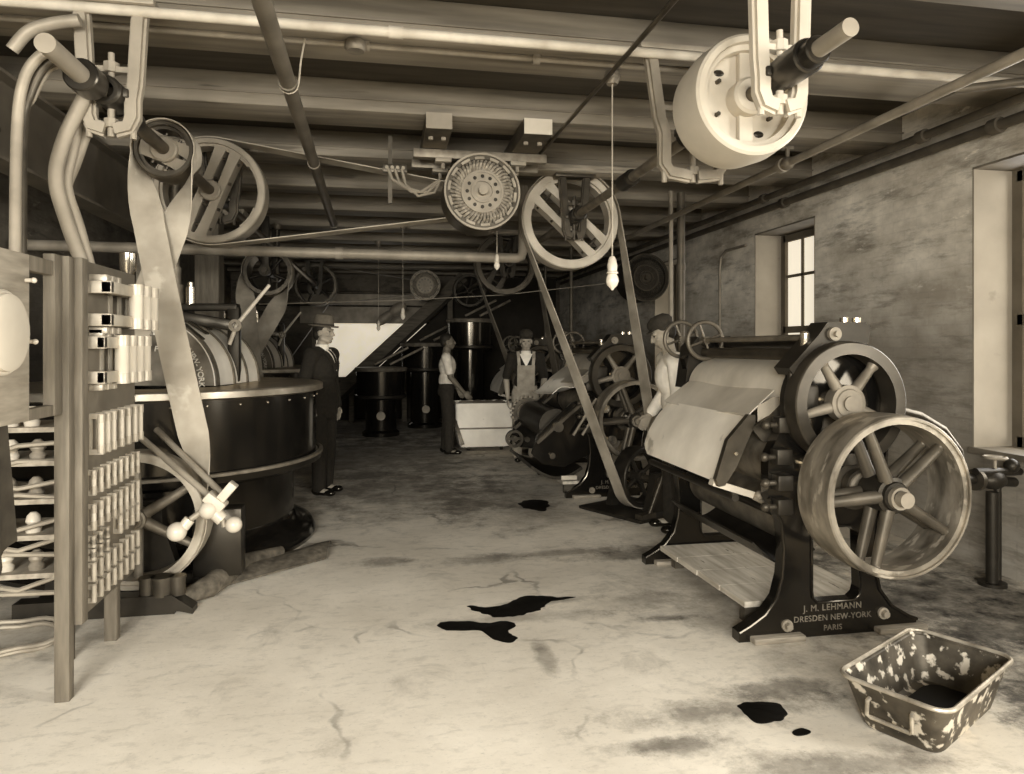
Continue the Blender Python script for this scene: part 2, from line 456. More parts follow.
# end wall with one broad bright window beyond the tanks
BX0, BX1, BZ0, BZ1 = -1.55, 1.3, .75, 2.30
YB = 15.35
struct('wall_back', MB().mm((XL - .3, YB, 0), (BX0, YB + .35, CEIL)).mm((BX1, YB, 0), (XR + .4, YB + .35, CEIL))
       .mm((BX0, YB, 0), (BX1, YB + .35, BZ0)).mm((BX0, YB, BZ1), (BX1, YB + .35, CEIL)), M_wallb)
wb = bpy.data.objects.new('window_7', None); COL.objects.link(wb); wb.location = ((BX0 + BX1) / 2, YB + .2, BZ0); wb['kind'] = 'structure'
f = MB()
for x in (BX0, BX1 - .08): f.mm((x, YB + .12, BZ0), (x + .08, YB + .2, BZ1))
for z in (BZ0, BZ1 - .08): f.mm((BX0, YB + .12, z), (BX1, YB + .2, z + .08))
part(wb, 'window_frame', f, M_sash)['kind'] = 'structure'
M_pane2 = mat('limed_window_glass', .86, .4, 0, .16, 3, emit=.85, detail=8)
part(wb, 'window_pane', MB().mm((BX0 + .04, YB + .15, BZ0 + .04), (BX1 - .04, YB + .16, BZ1 - .04)), M_pane2)['kind'] = 'structure'

# ------------------------------------------------------------------ ceiling boards and beams
M_deck = mat('sooted_ceiling_boards', .21, .8, 0, .2, 3, .2, stretch=(.6, 5, 1))
M_beam = mat('whitewashed_beam', .42, .6, 0, .22, 3, .12, stretch=(.35, 4, 4), spots=(.32, .64, 4))
struct('ceiling', MB().mm((XL - .3, -3.2, CEIL), (XR + .4, 15.7, CEIL + .12)), M_deck)
BEAM_Z = 3.05
for k in range(-3, 11):
    y = 3.55 + 1.145 * k
    bm_ = MB().mm((XL, y, BEAM_Z), (XR, y + .35, CEIL), .012).mm((XL, y - .012, BEAM_Z + .075), (XR, y + .001, BEAM_Z + .085))
    struct(f'trim_{k + 16}', bm_, M_beam)
# ------------------------------------------------------------------ overhead shafting
SZ = 2.62          # shaft height
SXL, SXR = -1.255, 1.63

def line_shaft(label, x, y0, y1, r, collars, m, tip=None):
    t = thing('line_shaft', label, 'shaft', (x, y0, SZ), 'overhead line shafts')
    part(t, 'shaft', MB().cyl((x, y0 + .02, SZ), (x, y1, SZ), r, seg=20).cyl((x, y0, SZ), (x, y0 + .02, SZ), r * .8, r, seg=20), m)
    if tip: part(t, 'shaft_end', MB().cyl((x, y0 - .001, SZ), (x, y0 + tip, SZ), r * 1.06, seg=20), M_paintg, 'pale bare end of the shaft')
    for yc, rc, w in collars:
        part(t, 'collar', MB().ring((x, yc, SZ), 'y', rc, r * .95, -w / 2, w / 2, bev=.006).cyl((x, yc, SZ + rc - .005), (x, yc, SZ + rc + .012), .008, seg=8), M_iron2)
    return t

line_shaft('dark overhead shaft, its bare end jutting out past the three heavy cables', SXL, 2.86, 14.9, .036, [(3.22, .07, .12), (3.58, .062, .06), (3.7, .055, .2), (4.55, .062, .06)], M_gun, .5)
line_shaft('steel overhead shaft whose pale bare end juts out before the wide white drum pulley', SXR, 2.2, 14.9, .032, [(2.52, .07, .16), (2.42, .055, .08), (3.2, .06, .06), (5.7, .06, .07), (4.5, .055, .2)], M_dullsteel, .32)

def hanger(name, label, x, y, wt, wb, drop, m, ztop=None, thick=.045, grp='cast shaft hangers'):
    """drop hanger: two cast legs from a foot plate down to a bearing box"""
    zt = (BEAM_Z if ztop is None else ztop); zb = SZ - drop
    t = thing(name, label, 'hanger', (x, y, zt), grp)
    part(t, 'foot_plate', MB().mm((x - wt - .07, y - .06, zt - .03), (x + wt + .07, y + .06, zt), .006), m)
    for s in (-1, 1):
        lg = MB()
        pts = [(x + s * wt, y, zt - .03), (x + s * wt * .95, y, zt - .1), (x + s * (wt * .35 + wb * .65), y, SZ + .06), (x + s * wb, y, SZ - .02), (x + s * wb, y, zb + .06), (x + s * wb * .8, y, zb + .015), (x + s * .02, y, zb)]
        lg.ribbon(pts, (0, 1, 0), .07, thick); lg.ribbon(pts, (0, 1, 0), .03, thick + .024)
        part(t, 'leg', lg, m)
    part(t, 'cross_rail', MB().mm((x - wt * .8, y - .018, SZ + .1), (x + wt * .8, y + .018, SZ + .125)), m)
    bx = MB().ring((x, y, SZ), 'y', .066, .037, -.08, .08, bev=.01).mm((x - .085, y - .05, SZ - .02), (x + .085, y + .05, SZ + .02), .006)
    part(t, 'bearing_box', bx, M_iron)
    part(t, 'adjusting_screw', MB().cyl((x, y, SZ + .06), (x, y, SZ + .19), .014, seg=10).cyl((x, y, SZ + .1), (x, y, SZ + .145), .034, seg=8), m)
    part(t, 'adjusting_screw', MB().cyl((x, y, SZ - .06), (x, y, zb - .03), .016, seg=10).cyl((x, y, zb + .01), (x, y, zb + .05), .032, seg=8), m)
    for s in (-1, 1): part(t, 'leg_bolt', MB().cyl((x + s * wb, y, zb - .035), (x + s * wb, y, zb + .03), .014, seg=8), m)
    return t

hanger('shaft_hanger', 'grey cast iron hanger with an open trapezoid frame, above the pale cables', SXL + .035, 3.4, .125, .092, .16, M_paintg)
hanger('shaft_hanger', 'white cast iron hanger in front of the wide white drum pulley', SXR, 2.65, .105, .085, .135, M_paintw, thick=.05)
hanger('shaft_hanger', 'long curved grey hanger behind the wide white drum pulley', SXR - .03, 3.42, .24, .16, .24, M_pipe)
hanger('shaft_hanger', 'narrow dark hanger straddling the hub of the large split pulley', SXR, 5.86, .11, .075, .17, M_gun, ztop=2.99)
hanger('shaft_hanger', 'small dark hanger at the hub of the far wheel above the white bin', SXR, 9.2, .11, .075, .17, M_iron, ztop=3.0)
hanger('shaft_hanger', 'dark hanger behind the pale paired-arm pulley', SXL, 5.65, .14, .1, .16, M_gun)
for q, (x, y) in enumerate(((SXR, 5.86), (SXR, 9.2))):
    solo('hanger_board', ('timber board across the beams carrying the large split pulley', 'dark timber board across the beams carrying the far wheel above the bin')[q], 'board',
         MB().mm((x - .55, y - .12, 2.99), (x + .55, y + .12, 3.05), .006), M_wood, (x, y, 2.99))

def spoke_bar(mb, c, a, r0, r1, w0, w1, y0, y1, n=1):
    ca, sa = math.cos(a), math.sin(a)
    P = [(c[0] + ca * r0 - sa * w0, c[2] + sa * r0 + ca * w0), (c[0] + ca * r1 - sa * w1, c[2] + sa * r1 + ca * w1),
         (c[0] + ca * r1 + sa * w1, c[2] + sa * r1 - ca * w1), (c[0] + ca * r0 + sa * w0, c[2] + sa * r0 - ca * w0)]
    return mb.prism(P, y0, y1)

def split_pulley(name, label, c, r, w, ang, m, m_arm, rim=.05, pair=.06, webs=(), grp='overhead pulleys'):
    t = thing(name, label, 'pulley', c, grp)
    part(t, 'rim', MB().ring(c, 'y', r, r - rim, -w / 2, w / 2, seg=56, crown=.006, bev=.008).ring(c, 'y', r - rim + .004, r - rim - .018, -w / 2 + .03, w / 2 - .03, seg=56), m)
    ca, sa = math.cos(ang), math.sin(ang)
    for s in (-1, 1):
        a = MB(); o = s * pair; hl = math.sqrt((r - rim) ** 2 - o * o) + .01
        q = V((c[0] - sa * o, c[1], c[2] + ca * o))
        P = []
        for k in range(13):
            f = -1 + 2 * k / 12; hw = .030 + .014 * abs(f) ** 3
            P.append((q.x + ca * f * hl, q.z + sa * f * hl, hw))
        poly = [(x - sa * h, z + ca * h) for x, z, h in P] + [(x + sa * h, z - ca * h) for x, z, h in P[::-1]]
        a.prism(poly, c[1] - w * .36, c[1] + w * .36)
        part(t, 'arm', a, m_arm)
    for s in (-.75, -.3, .3, .75):
        b = MB(); x, z = c[0] + ca * s * (r - rim), c[2] + sa * s * (r - rim)
        b.cyl((x - sa * (pair + .05), c[1] - w * .2, z + ca * (pair + .05)), (x + sa * (pair + .05), c[1] - w * .2, z - ca * (pair + .05)), .011, seg=8)
        part(t, 'clamp_bolt', b, M_gun)
    part(t, 'hub', MB().ring(c, 'y', .075, .034, -w / 2 - .01, w / 2 + .01, bev=.01), m_arm)
    for a0, a1 in webs:
        wb_ = MB().lathe([(r - rim - .03, -w * .3), (r - rim + .005, -w * .3), (r - rim + .005, w * .3), (r - rim - .03, w * .3)], c, 'y', 20, True, a0, a1)
        am = (a0 + a1) / 2
        part(t, 'web_segment', wb_, m_arm)
    return t

def spoke_pulley(name, label, c, r, w, m, m_sp, n=5, rim=.03, rot=.3, hub=.06, rh=.034, grp='overhead pulleys', round_=True):
    t = thing(name, label, 'pulley', c, grp)
    part(t, 'rim', MB().ring(c, 'y', r, r - rim, -w / 2, w / 2, seg=56, crown=.004, bev=.006), m)
    part(t, 'hub', MB().ring(c, 'y', hub, rh, -w / 2 * .8, w / 2 * .8, bev=.01), m_sp)
    for k in range(n):
        a = rot + 2 * PI * k / n
        p0 = V((c[0] + math.cos(a) * hub * .9, c[1], c[2] + math.sin(a) * hub * .9)); p1 = V((c[0] + math.cos(a) * (r - rim * .9), c[1], c[2] + math.sin(a) * (r - rim * .9)))
        part(t, 'spoke', MB().cyl(p0, p1, max(.014, r * .075), max(.011, r * .055), 12), m_sp)
    return t

# wide white drum by the camera side of the steel shaft: web set back, bolted hub
c = (SXR, 2.99, SZ)
t = thing('drum_pulley', 'wide white crowned drum pulley hung close under the ceiling on the steel shaft', 'pulley', c, 'overhead pulleys')
part(t, 'rim', MB().ring(c, 'y', .274, .236, -.135, .14, seg=64, crown=.012, bev=.012).ring(c, 'y', .24, .21, -.1, .12, seg=64), M_paintw)
part(t, 'web', MB().ring(c, 'y', .215, .05, -.035, .0, seg=48), M_paintw)
part(t, 'arm', MB().mm((c[0] - .035, c[1] - .07, c[2] - .215), (c[0] + .035, c[1] - .03, c[2] + .215), .008), M_paintw)
part(t, 'hub', MB().ring(c, 'y', .085, .035, -.125, .1, bev=.012), M_paintw)
for k in range(6):
    a = k * 2 * PI / 6 + .5
    part(t, 'bolt', MB().cyl((c[0] + .15 * math.cos(a), c[1] - .06, c[2] + .15 * math.sin(a)), (c[0] + .15 * math.cos(a), c[1] - .03, c[2] + .15 * math.sin(a)), .011, seg=6), M_gun)
for a in (2.35, 5.2):
    part(t, 'web_opening', MB().ball((c[0] + .17 * math.cos(a), c[1] - .036, c[2] + .17 * math.sin(a)), (.026, .004, .016), 12), M_iron2, 'dark slot in the web')

split_pulley('split_pulley', 'large pale split pulley with paired diagonal arms above the two floor belts', (SXR, 6.05, SZ), .44, .2, R(-43), mat('pale_pulley_iron', .68, .5, 0, .08, 6), mat('pale_pulley_iron', .68), rim=.062, pair=.085, webs=((PI * 1.08, PI * 1.42),))
split_pulley('split_pulley', 'pale pulley with near upright paired arms, belted to the first slotted motor', (SXL, 5.42, SZ), .385, .2, R(68), M_pipe, M_paintg, rim=.04, pair=.055, webs=((.35, .9), (PI * 1.55, PI * 1.8)))
c = (SXL, 4.36, SZ)
t = split_pulley('split_pulley', 'small split pulley in front of the pale paired-arm one, carrying the long pale belt', c, .165, .2, R(-25), M_gun, M_pipe, rim=.026, pair=.045)
split_pulley('split_pulley', 'dark wheel high above the white bin', (SXR, 9.45, SZ), .42, .2, R(60), M_gun, M_iron, rim=.06, pair=.08)
spoke_pulley('belt_pulley', 'dim wheel beyond the second slotted motor', (SXR - .03, 13.3, SZ - .05), .32, .16, M_iron, M_iron, 6, .05)
spoke_pulley('belt_pulley', 'dark pulley above the suited man', (SXL, 13.2, SZ), .38, .3, M_gun, M_iron, 5, .05, .5)
spoke_pulley('belt_pulley', 'dark broad pulley over the second domed mixer', (-1.42, 9.0, 2.40), .29, .34, M_gun, M_iron, 5, .05, .9)
t = hanger('shaft_hanger', 'dark hanger above the second domed mixer', SXL, 12.9, .12, .09, .16, M_iron)
t = thing('counter_shaft', 'short dark shaft over the second domed mixer', 'shaft', (-1.42, 8.6, 2.40))
part(t, 'shaft', MB().cyl((-1.42, 8.6, 2.40), (-1.42, 9.6, 2.40), .035), M_gun)
for y in (8.68, 9.5):
    part(t, 'hanger_arm', MB().mm((-1.47, y - .03, 2.38), (-1.37, y + .03, 3.05), .01).ring((-1.42, y, 2.40), 'y', .07, .034, -.04, .04), M_iron)

# ------------------------------------------------------------------ belts
def belt(name, label, c1, r1, c2, r2, y, w, m, grp='drive belts', t=.007):
    r1 += t / 2; r2 += t / 2
    dx, dz = c2[0] - c1[0], c2[1] - c1[1]; D = math.hypot(dx, dz); a = math.atan2(dz, dx); al = math.acos((r1 - r2) / D)
    P = []
    n = 18
    for k in range(n + 1):
        q = a + al + (2 * PI - 2 * al) * k / n; P.append((c1[0] + r1 * math.cos(q), y, c1[1] + r1 * math.sin(q)))
    for k in range(n + 1):
        q = a - al + 2 * al * k / n; P.append((c2[0] + r2 * math.cos(q), y, c2[1] + r2 * math.sin(q)))
    P.append(P[0])
    return solo(name, label, 'belt', MB().ribbon(P, (0, 1, 0), w, t), m, (c2[0], y, c2[1] - r2), grp)

FW = (2.25, .31, .27)      # floor counter wheel: x, z, r, turned about the upright
FWA = R(28)
def twist_belt(label, dy, m, w=.12, t=.008):
    r1 = .452 if dy == 0 else .432
    c1 = V((SXR, 5.99 + dy, SZ)); c2 = V((FW[0], 5.93 + dy, FW[1])); r2 = FW[2] + .005
    ya, yb = V((0, 1, 0)), V((-math.sin(FWA), math.cos(FWA), 0)); xb = V((math.cos(FWA), math.sin(FWA), 0)); xa = V((1, 0, 0)); zz = V((0, 0, 1))
    a = math.atan2(c2.z - c1.z, c2.x - c1.x); al = math.acos((r1 - r2) / (c2 - c1).length)
    A = lambda q: c1 + xa * r1 * math.cos(q) + zz * r1 * math.sin(q)
    Bq = lambda q: c2 + xb * r2 * math.cos(q) + zz * r2 * math.sin(q)
    P, W = [], []
    for k in range(21):
        q = a + al + (2 * PI - 2 * al) * k / 20; P.append(A(q)); W.append(ya)
    for k in range(1, 20):
        f = k / 20; P.append(A(a - al).lerp(Bq(a - al), f)); W.append(ya.lerp(yb, min(1, f * 1.6)).normalized())
    for k in range(21):
        q = a - al + 2 * al * k / 20; P.append(Bq(q)); W.append(yb)
    for k in range(1, 20):
        f = k / 20; P.append(Bq(a + al).lerp(A(a + al), f)); W.append(yb.lerp(ya, max(0, (f - .375) * 1.6)).normalized())
    P.append(P[0]); W.append(W[0])
    return solo('drive_belt', label, 'belt', MB().ribbon(P, W, w, t), m, (c2.x, c2.y, c2.z - r2), 'drive belts')
twist_belt('tan belt descending from the large split pulley to the floor wheel at the second mill', 0, M_beltm)
twist_belt('dark belt running down from the far wheel to the floor wheel behind the white bin', 3.4, M_beltd)
belt('drive_belt', 'long nearly level belt from the pale paired-arm pulley to the first slotted motor', (SXL, SZ), .391, (.70, SZ), .1, 5.42, .16, M_beltm)
belt('drive_belt', 'dim level belt from the dark far pulley to the second slotted motor', (SXL, SZ), .384, (.72, SZ), .1, 13.2, .1, M_beltd)
belt('drive_belt', 'dark slanting belt behind the suited man', (SXL, SZ), .384, (-2.3, .85), .25, 13.12, .14, M_beltd)

# crossed belt: each run makes a half turn between the small pulley and the floor wheel
DWX, DWZ, DWR = -1.41, .49, .39
def crossed(y, c1, r1, c2, r2):
    dx, dz = c2[0] - c1[0], c2[1] - c1[1]; D = math.hypot(dx, dz); a = math.atan2(dz, dx); be = math.acos((r1 + r2) / D)
    T1a = V((c1[0] + r1 * math.cos(a - be), y, c1[1] + r1 * math.sin(a - be))); T2a = V((c2[0] + r2 * math.cos(a + PI - be), y, c2[1] + r2 * math.sin(a + PI - be)))
    T1b = V((c1[0] + r1 * math.cos(a + be), y, c1[1] + r1 * math.sin(a + be))); T2b = V((c2[0] + r2 * math.cos(a + PI + be), y, c2[1] + r2 * math.sin(a + PI + be)))
    P, W = [], []
    def run(A, B, sgn, off):
        n = 30
        for k in range(n + 1):
            f = k / n
            g = min(1, f / .2) * .5 + max(0, (f - .8) / .2) * .5
            th = g * PI * sgn
            p = A.lerp(B, f); p.y += off * math.sin(PI * f)
            P.append(p); W.append(V((math.sin(th), math.cos(th), 0)))
    def arc(c, r, q0, q1):
        for k in range(1, 16):
            q = q0 + (q1 - q0) * k / 16; P.append(V((c[0] + r * math.cos(q), y, c[1] + r * math.sin(q)))); W.append(None)
    run(T1a, T2a, 1, -.05)
    q0 = a + PI - be; q1 = a + PI + be - 2 * PI
    arc(c2, r2, q0, q1 if q1 < q0 else q1 - 2 * PI) if False else None
    s1 = len(P)
    # around the wheel, away from the small pulley
    qa, qb = a + PI - be, a - PI + be
    for k in range(1, 20):
        q = qa + (qb - qa) * k / 20
        P.append(V((c2[0] + r2 * math.cos(q), y, c2[1] + r2 * math.sin(q)))); W.append(V((0, -1, 0)))
    m0 = len(P); run(T2b, T1b, 1, .05)
    for k in range(m0, len(P)): W[k] = -W[k]
    qa, qb = a + be, a - be + 2 * PI
    for k in range(1, 16):
        q = qa + (qb - qa) * k / 16
        P.append(V((c1[0] + r1 * math.cos(q), y, c1[1] + r1 * math.sin(q)))); W.append(V((0, 1, 0)))
    P.append(P[0].copy()); W.append(W[0].copy())
    return P, W
P, W = crossed(8.9, (-1.42, 2.40), .295, (-1.78, .62), .25)
solo('drive_belt', 'broad tan crossed belt under the dark broad pulley, beyond the big mixer', 'belt', MB().ribbon(P, W, .22, .007), M_beltm, (-1.78, 8.9, .3), 'drive belts')
P, W = crossed(4.33, (SXL, SZ), .17, (DWX, DWZ), DWR + .004)
solo('drive_belt', 'long pale crossed belt from the small split pulley down to the flywheel behind the switchboard', 'belt', MB().ribbon(P, W, .17, .006), M_belt, (DWX, 4.33, .1), 'drive belts')

# ------------------------------------------------------------------ motors
M_pipem, M_paintgm, M_gunm = M_pipe, M_paintg, M_gun
def motor(label, c, r, grp='ceiling motors', dark=False):
    x, y, z = c
    M_pipe, M_paintg, M_gun = (M_iron, M_gunm, M_iron) if dark else (M_pipem, M_paintgm, M_gunm)
    t = thing('electric_motor', label, 'motor', c, grp)
    part(t, 'casing', MB().lathe([(r * .3, 0), (r * .93, 0), (r, .02), (r, .28), (r * .9, .3), (.1, .34), (.04, .34)], c, 'y', 56).ring(c, 'y', r, r * .86, -.03, .01, 56, bev=.008), M_gun)
    for k in range(14):
        a = 2 * PI * k / 14
        part(t, 'end_clip', MB().lathe([(r * .84, -.045), (r * .91, -.045), (r * .91, -.02), (r * .84, -.02)], c, 'y', 4, True, a, a + .28), M_pipe)
    part(t, 'end_ring', MB().ring(c, 'y', r * 1.005, r * .955, -.045, -.02, 56), M_paintg)
    wd = MB()
    for k in range(48):
        a = 2 * PI * k / 48; b = a + .13
        wd.tube([(x + r * .83 * math.cos(a), y - .012, z + r * .83 * math.sin(a)), (x + r * .72 * math.cos((a + b) / 2), y - .05, z + r * .72 * math.sin((a + b) / 2)), (x + r * .57 * math.cos(b), y - .02, z + r * .57 * math.sin(b))], r * .040, 6)
    part(t, 'winding', wd, mat('sooty_wire', .15, .7, 0, .25, 30) if dark else mat('cotton_bound_wire', .5, .7, 0, .25, 30))
    part(t, 'commutator', MB().ring(c, 'y', r * .56, r * .5, -.045, 0, 48).ring(c, 'y', r * .30, r * .26, -.055, 0, 40), M_paintg)
    part(t, 'commutator_face', MB().ring(c, 'y', r * .5, r * .2, -.035, .01, 48), M_pipe)
    for k in range(12):
        a = 2 * PI * k / 12; ho = MB().cyl((x + r * .4 * math.cos(a), y - .038, z + r * .4 * math.sin(a)), (x + r * .4 * math.cos(a), y - .03, z + r * .4 * math.sin(a)), r * .05, seg=10)
        part(t, 'brush', ho, M_iron2)
    part(t, 'shaft', MB().cyl((x, y - .1, z), (x, y + .5, z), .034).cyl((x, y - .04, z), (x, y - .02, z), r * .2), M_paintg)
    part(t, 'pulley', MB().ring((x, y + .38, z), 'y', .1, .033, -.09, .09, 28, .004), M_dullsteel)
    return t
m1 = motor('first slotted motor hung under two bolted timbers, its open end showing rings of windings', (.70, 5.05, SZ), .28)
dup(m1, (.02, 7.78, 0), 'second slotted motor, dim, hung far above the round tanks')
motor('dark round motor hung high by the brick wall, over the cap-wearing worker', (3.22, 8.25, 2.35), .30, dark=True)

# timbers and rails carrying the first motor
for lab, x0, x1 in (('pale-ended timber under the beams, beside the loose motor leads', .264, .442), ('white-ended timber under the beams over the shaft hanger', .93, 1.13)):
    t = thing('mounting_timber', lab, 'timber', ((x0 + x1) / 2, 4.62, 2.935), 'motor timbers')
    part(t, 'timber', MB().mm((x0, 4.62, 2.935), (x1, 5.72, 3.045), .006), M_gun)
    part(t, 'timber_end', MB().mm((x0 + .002, 4.612, 2.938), (x1 - .002, 4.621, 3.043)), M_paintw if x0 > .5 else M_paintg, 'pale sawn end of the timber')
    for q in (.25, .75):
        x = x0 + (x1 - x0) * q; part(t, 'bolt', MB().cyl((x, 4.8, 2.915), (x, 4.8, 2.937), .018, seg=6), M_paintg)
t = thing('motor_rail', 'pair of slotted iron rails between the timbers and the first motor', 'rail', (.7, 5.2, 2.9))
for y in (5.12, 5.42):
    part(t, 'rail', MB().mm((.2, y - .04, 2.87), (1.2, y + .04, 2.933), .005), M_dullsteel)
for x, y in ((.42, 5.12), (.98, 5.12), (.42, 5.42), (.98, 5.42)):
    part(t, 'clamp', MB().mm((x - .06, y - .055, 2.84), (x + .06, y + .055, 2.872), .006).cyl((x, y, 2.80), (x, y, 2.85), .014, seg=6), M_paintg)
t = thing('terminal_board', 'small terminal board with looped leads beside the first motor', 'terminal', (.08, 5.2, 2.82))
part(t, 'board', MB().mm((-.02, 5.2, 2.78), (.16, 5.24, 2.84), .004).mm((.02, 5.21, 2.84), (.05, 5.23, 3.05)).mm((.02, 5.21, 2.55), (.05, 5.23, 2.8)), M_gun)
for k in range(4):
    x = .01 + k * .04
    part(t, 'terminal', MB().cyl((x, 5.18, 2.81), (x, 5.2, 2.81), .014, seg=8), M_paintg)
for k in range(3):
    x = .02 + k * .05
    part(t, 'lead', MB().tube([(x, 5.19, 2.8), (x + .03, 5.17, 2.72 - .02 * k), (x + .12, 5.16, 2.66 - .03 * k), (x + .24, 5.15, 2.63), (.4, 5.12, 2.72)], .011, 6), M_pipe)

# ------------------------------------------------------------------ pipes and conduits under the ceiling
def pipe(name, label, pts, r, m, couplings=(), cat='pipe', cr=1.5, ct=.07):
    if not couplings: return solo(name, label, cat, MB().tube(pts, r, 14), m, pts[0], 'overhead pipes')
    t = thing(name, label, cat, pts[0], 'overhead pipes')
    part(t, 'tube', MB().tube(pts, r, 14), m)
    for i, f in couplings:
        a, b = V(pts[i]), V(pts[i + 1]); p = a.lerp(b, f); d = (b - a).normalized()
        part(t, 'coupling', MB().cyl(p - d * ct / 2, p + d * ct / 2, r * cr, seg=16), m)
    return t
pipe('steam_pipe', 'thick grey pipe running away under the beams in the middle of the room', [(-.46, 1.6, 2.85), (-.57, 8.0, 2.85)], .040, mat('sooty_pipe', .34, .5, .1, .15, 6, .04), [(0, .333), (0, .583), (0, .99)], cr=1.2, ct=.035)
pipe('cross_pipe', 'long grey pipe crossing the room below the pale paired-arm pulley', [(-3.15, 6.6, 2.36), (1.25, 6.6, 2.345), (1.3, 6.6, 2.36), (1.32, 6.6, 2.42), (1.32, 6.6, 3.05)], .048, M_pipe, [(0, .62)], cr=1.2)
pipe('gas_pipe', 'straight pipe running away under the beams beside the brick wall', [(2.70, .8, 2.75), (2.78, 9.0, 2.75)], .026, M_pipe, [(0, .44)], cr=1.9, ct=.05)
t = thing('pipe_valve', 'small valve on the straight pipe beside the brick wall', 'valve', (2.735, 4.35, 2.75))
part(t, 'valve_body', MB().ball((2.735, 4.35, 2.75), (.045, .06, .045)).cyl((2.735, 4.35, 2.79), (2.735, 4.35, 2.86), .014), M_dullsteel)
part(t, 'valve_handle', MB().mm((2.69, 4.34, 2.85), (2.78, 4.36, 2.868)), M_dullsteel)
pipe('wall_pipe', 'lower heating pipe running along the top of the brick wall', [(3.86, -1, 2.90), (3.86, 15, 2.90)], .034, M_piped, [(0, .3), (0, .45), (0, .6)])
pipe('wall_pipe', 'upper heating pipe running along the top of the brick wall', [(3.74, -1, 2.97), (3.74, 15, 2.97)], .03, M_piped, [(0, .33), (0, .46)])
pipe('branch_pipe', 'short branch pipe angled across under the beam near the drum pulley', [(3.2, 4.2, 2.98), (3.1, 3.3, 2.9), (3.75, 3.0, 2.93)], .024, M_piped)
pipe('beam_pipe', 'whitewashed pipe running across under the second beam', [(-3.1, 3.37, 2.995), (3.9, 3.37, 2.995)], .024, M_pipel, [(0, .45)], cr=1.2)
pipe('conduit', 'thin conduit clipped under the whitewashed beam', [(-3.1, 3.64, 3.035), (1.9, 3.64, 3.035)], .016, M_pipe, [(0, .6), (0, .78)], 'conduit', 1.8, .04)
pipe('gas_rod', 'thin gas pipe sloping away past the lamp rosette', [(1.225, 2.4, 2.965), (1.17, 5.3, 2.965)], .013, M_gun)
pipe('wall_riser', 'vertical pipe rising by the brick wall beyond the first mill', [(2.83, 6.55, 0), (2.83, 6.55, 3.05)], .022, M_pipe, [(0, .5)])
pipe('wall_riser', 'thicker vertical pipe rising by the brick wall beyond the first mill', [(2.96, 6.6, 0), (2.96, 6.6, 3.05)], .042, M_piped, [(0, .75)], cr=1.2)
pipe('bent_conduit', 'thin conduit bent down the brick wall beside the window', [(3.9, 7.0, 2.6), (3.9, 7.45, 2.6), (3.9, 7.56, 2.55), (3.9, 7.6, 2.42), (3.9, 7.6, .1)], .016, M_pipe)
pipe('stand_pipe', 'pale upright pipe at the edge of the photo behind the cables', [(-2.2, 3.6, 0), (-2.2, 3.6, 3.05)], .022, M_pipe)
pipe('stand_pipe', 'second upright pipe behind the cables, against the dark girder', [(-2.33, 3.75, 0), (-2.33, 3.75, 3.05)], .014, M_piped)
for y0, lab in ((9.9, 'far dark pipe hanging behind the second motor'), ):
    pipe('drop_pipe', lab, [(2.9, 10.6, 0), (2.9, 10.6, 3.05)], .03, M_piped)
pipe('drop_pipe', 'thin pipe rising behind the third mill', [(2.55, 10.9, 0), (2.55, 10.9, 3.05)], .02, M_piped)
pipe('far_pipe', 'thin dark pipe across the top of the bright end window', [(-3.1, 15.1, 2.36), (1.6, 15.1, 2.36)], .018, M_iron)
pipe('tie_wire', 'thin slack wire strung between the far pulleys', [(-1.6, 9.3, 2.03), (.2, 9.6, 2.12), (1.6, 9.4, 2.2), (3.0, 9.2, 2.36)], .006, M_pipe, cat='wire')

# riveted girder under the beams on the dark side
t = thing('steel_girder', 'dark steel girder with bolt holes under the beams behind the cables', 'girder', (-2.2, 1, 2.55))
part(t, 'web_plate', MB().mm((-2.22, .5, 2.56), (-2.2, 7.2, 3.05)), mat('girder_grey', .36, .5, 0, .15, 4))
part(t, 'flange', MB().mm((-2.30, .5, 2.54), (-2.12, 7.2, 2.56)).mm((-2.30, .5, 3.03), (-2.12, 7.2, 3.05)), mat('girder_grey', .36))
for y in (4.3, 4.45, 5.4, 5.55):
    part(t, 'bolt_hole', MB().cyl((-2.199, y, 2.78 - (y - 4.3) * .3), (-2.19, y, 2.78 - (y - 4.3) * .3), .016, seg=12), M_iron2, 'dark bolt hole')
for x, y, w, lab in ((-2.55, 8.4, .34, 'pale timber column behind the tub of the round mixer'), (-1.98, 8.4, .26, 'grey timber column beside the broad tan belt')):
    t = thing('timber_column', lab, 'column', (x, y, 0))
    part(t, 'shaft', MB().mm((x - w / 2, y - .14, .1), (x + w / 2, y + .14, 2.95), .015), M_woodl if x < -2 else M_post)
    part(t, 'base', MB().mm((x - w / 2 - .03, y - .17, 0), (x + w / 2 + .03, y + .17, .1), .01), M_wooddk)
    part(t, 'bolster', MB().mm((x - .4, y - .15, 2.95), (x + .4, y + .15, 3.05), .01), M_wood)

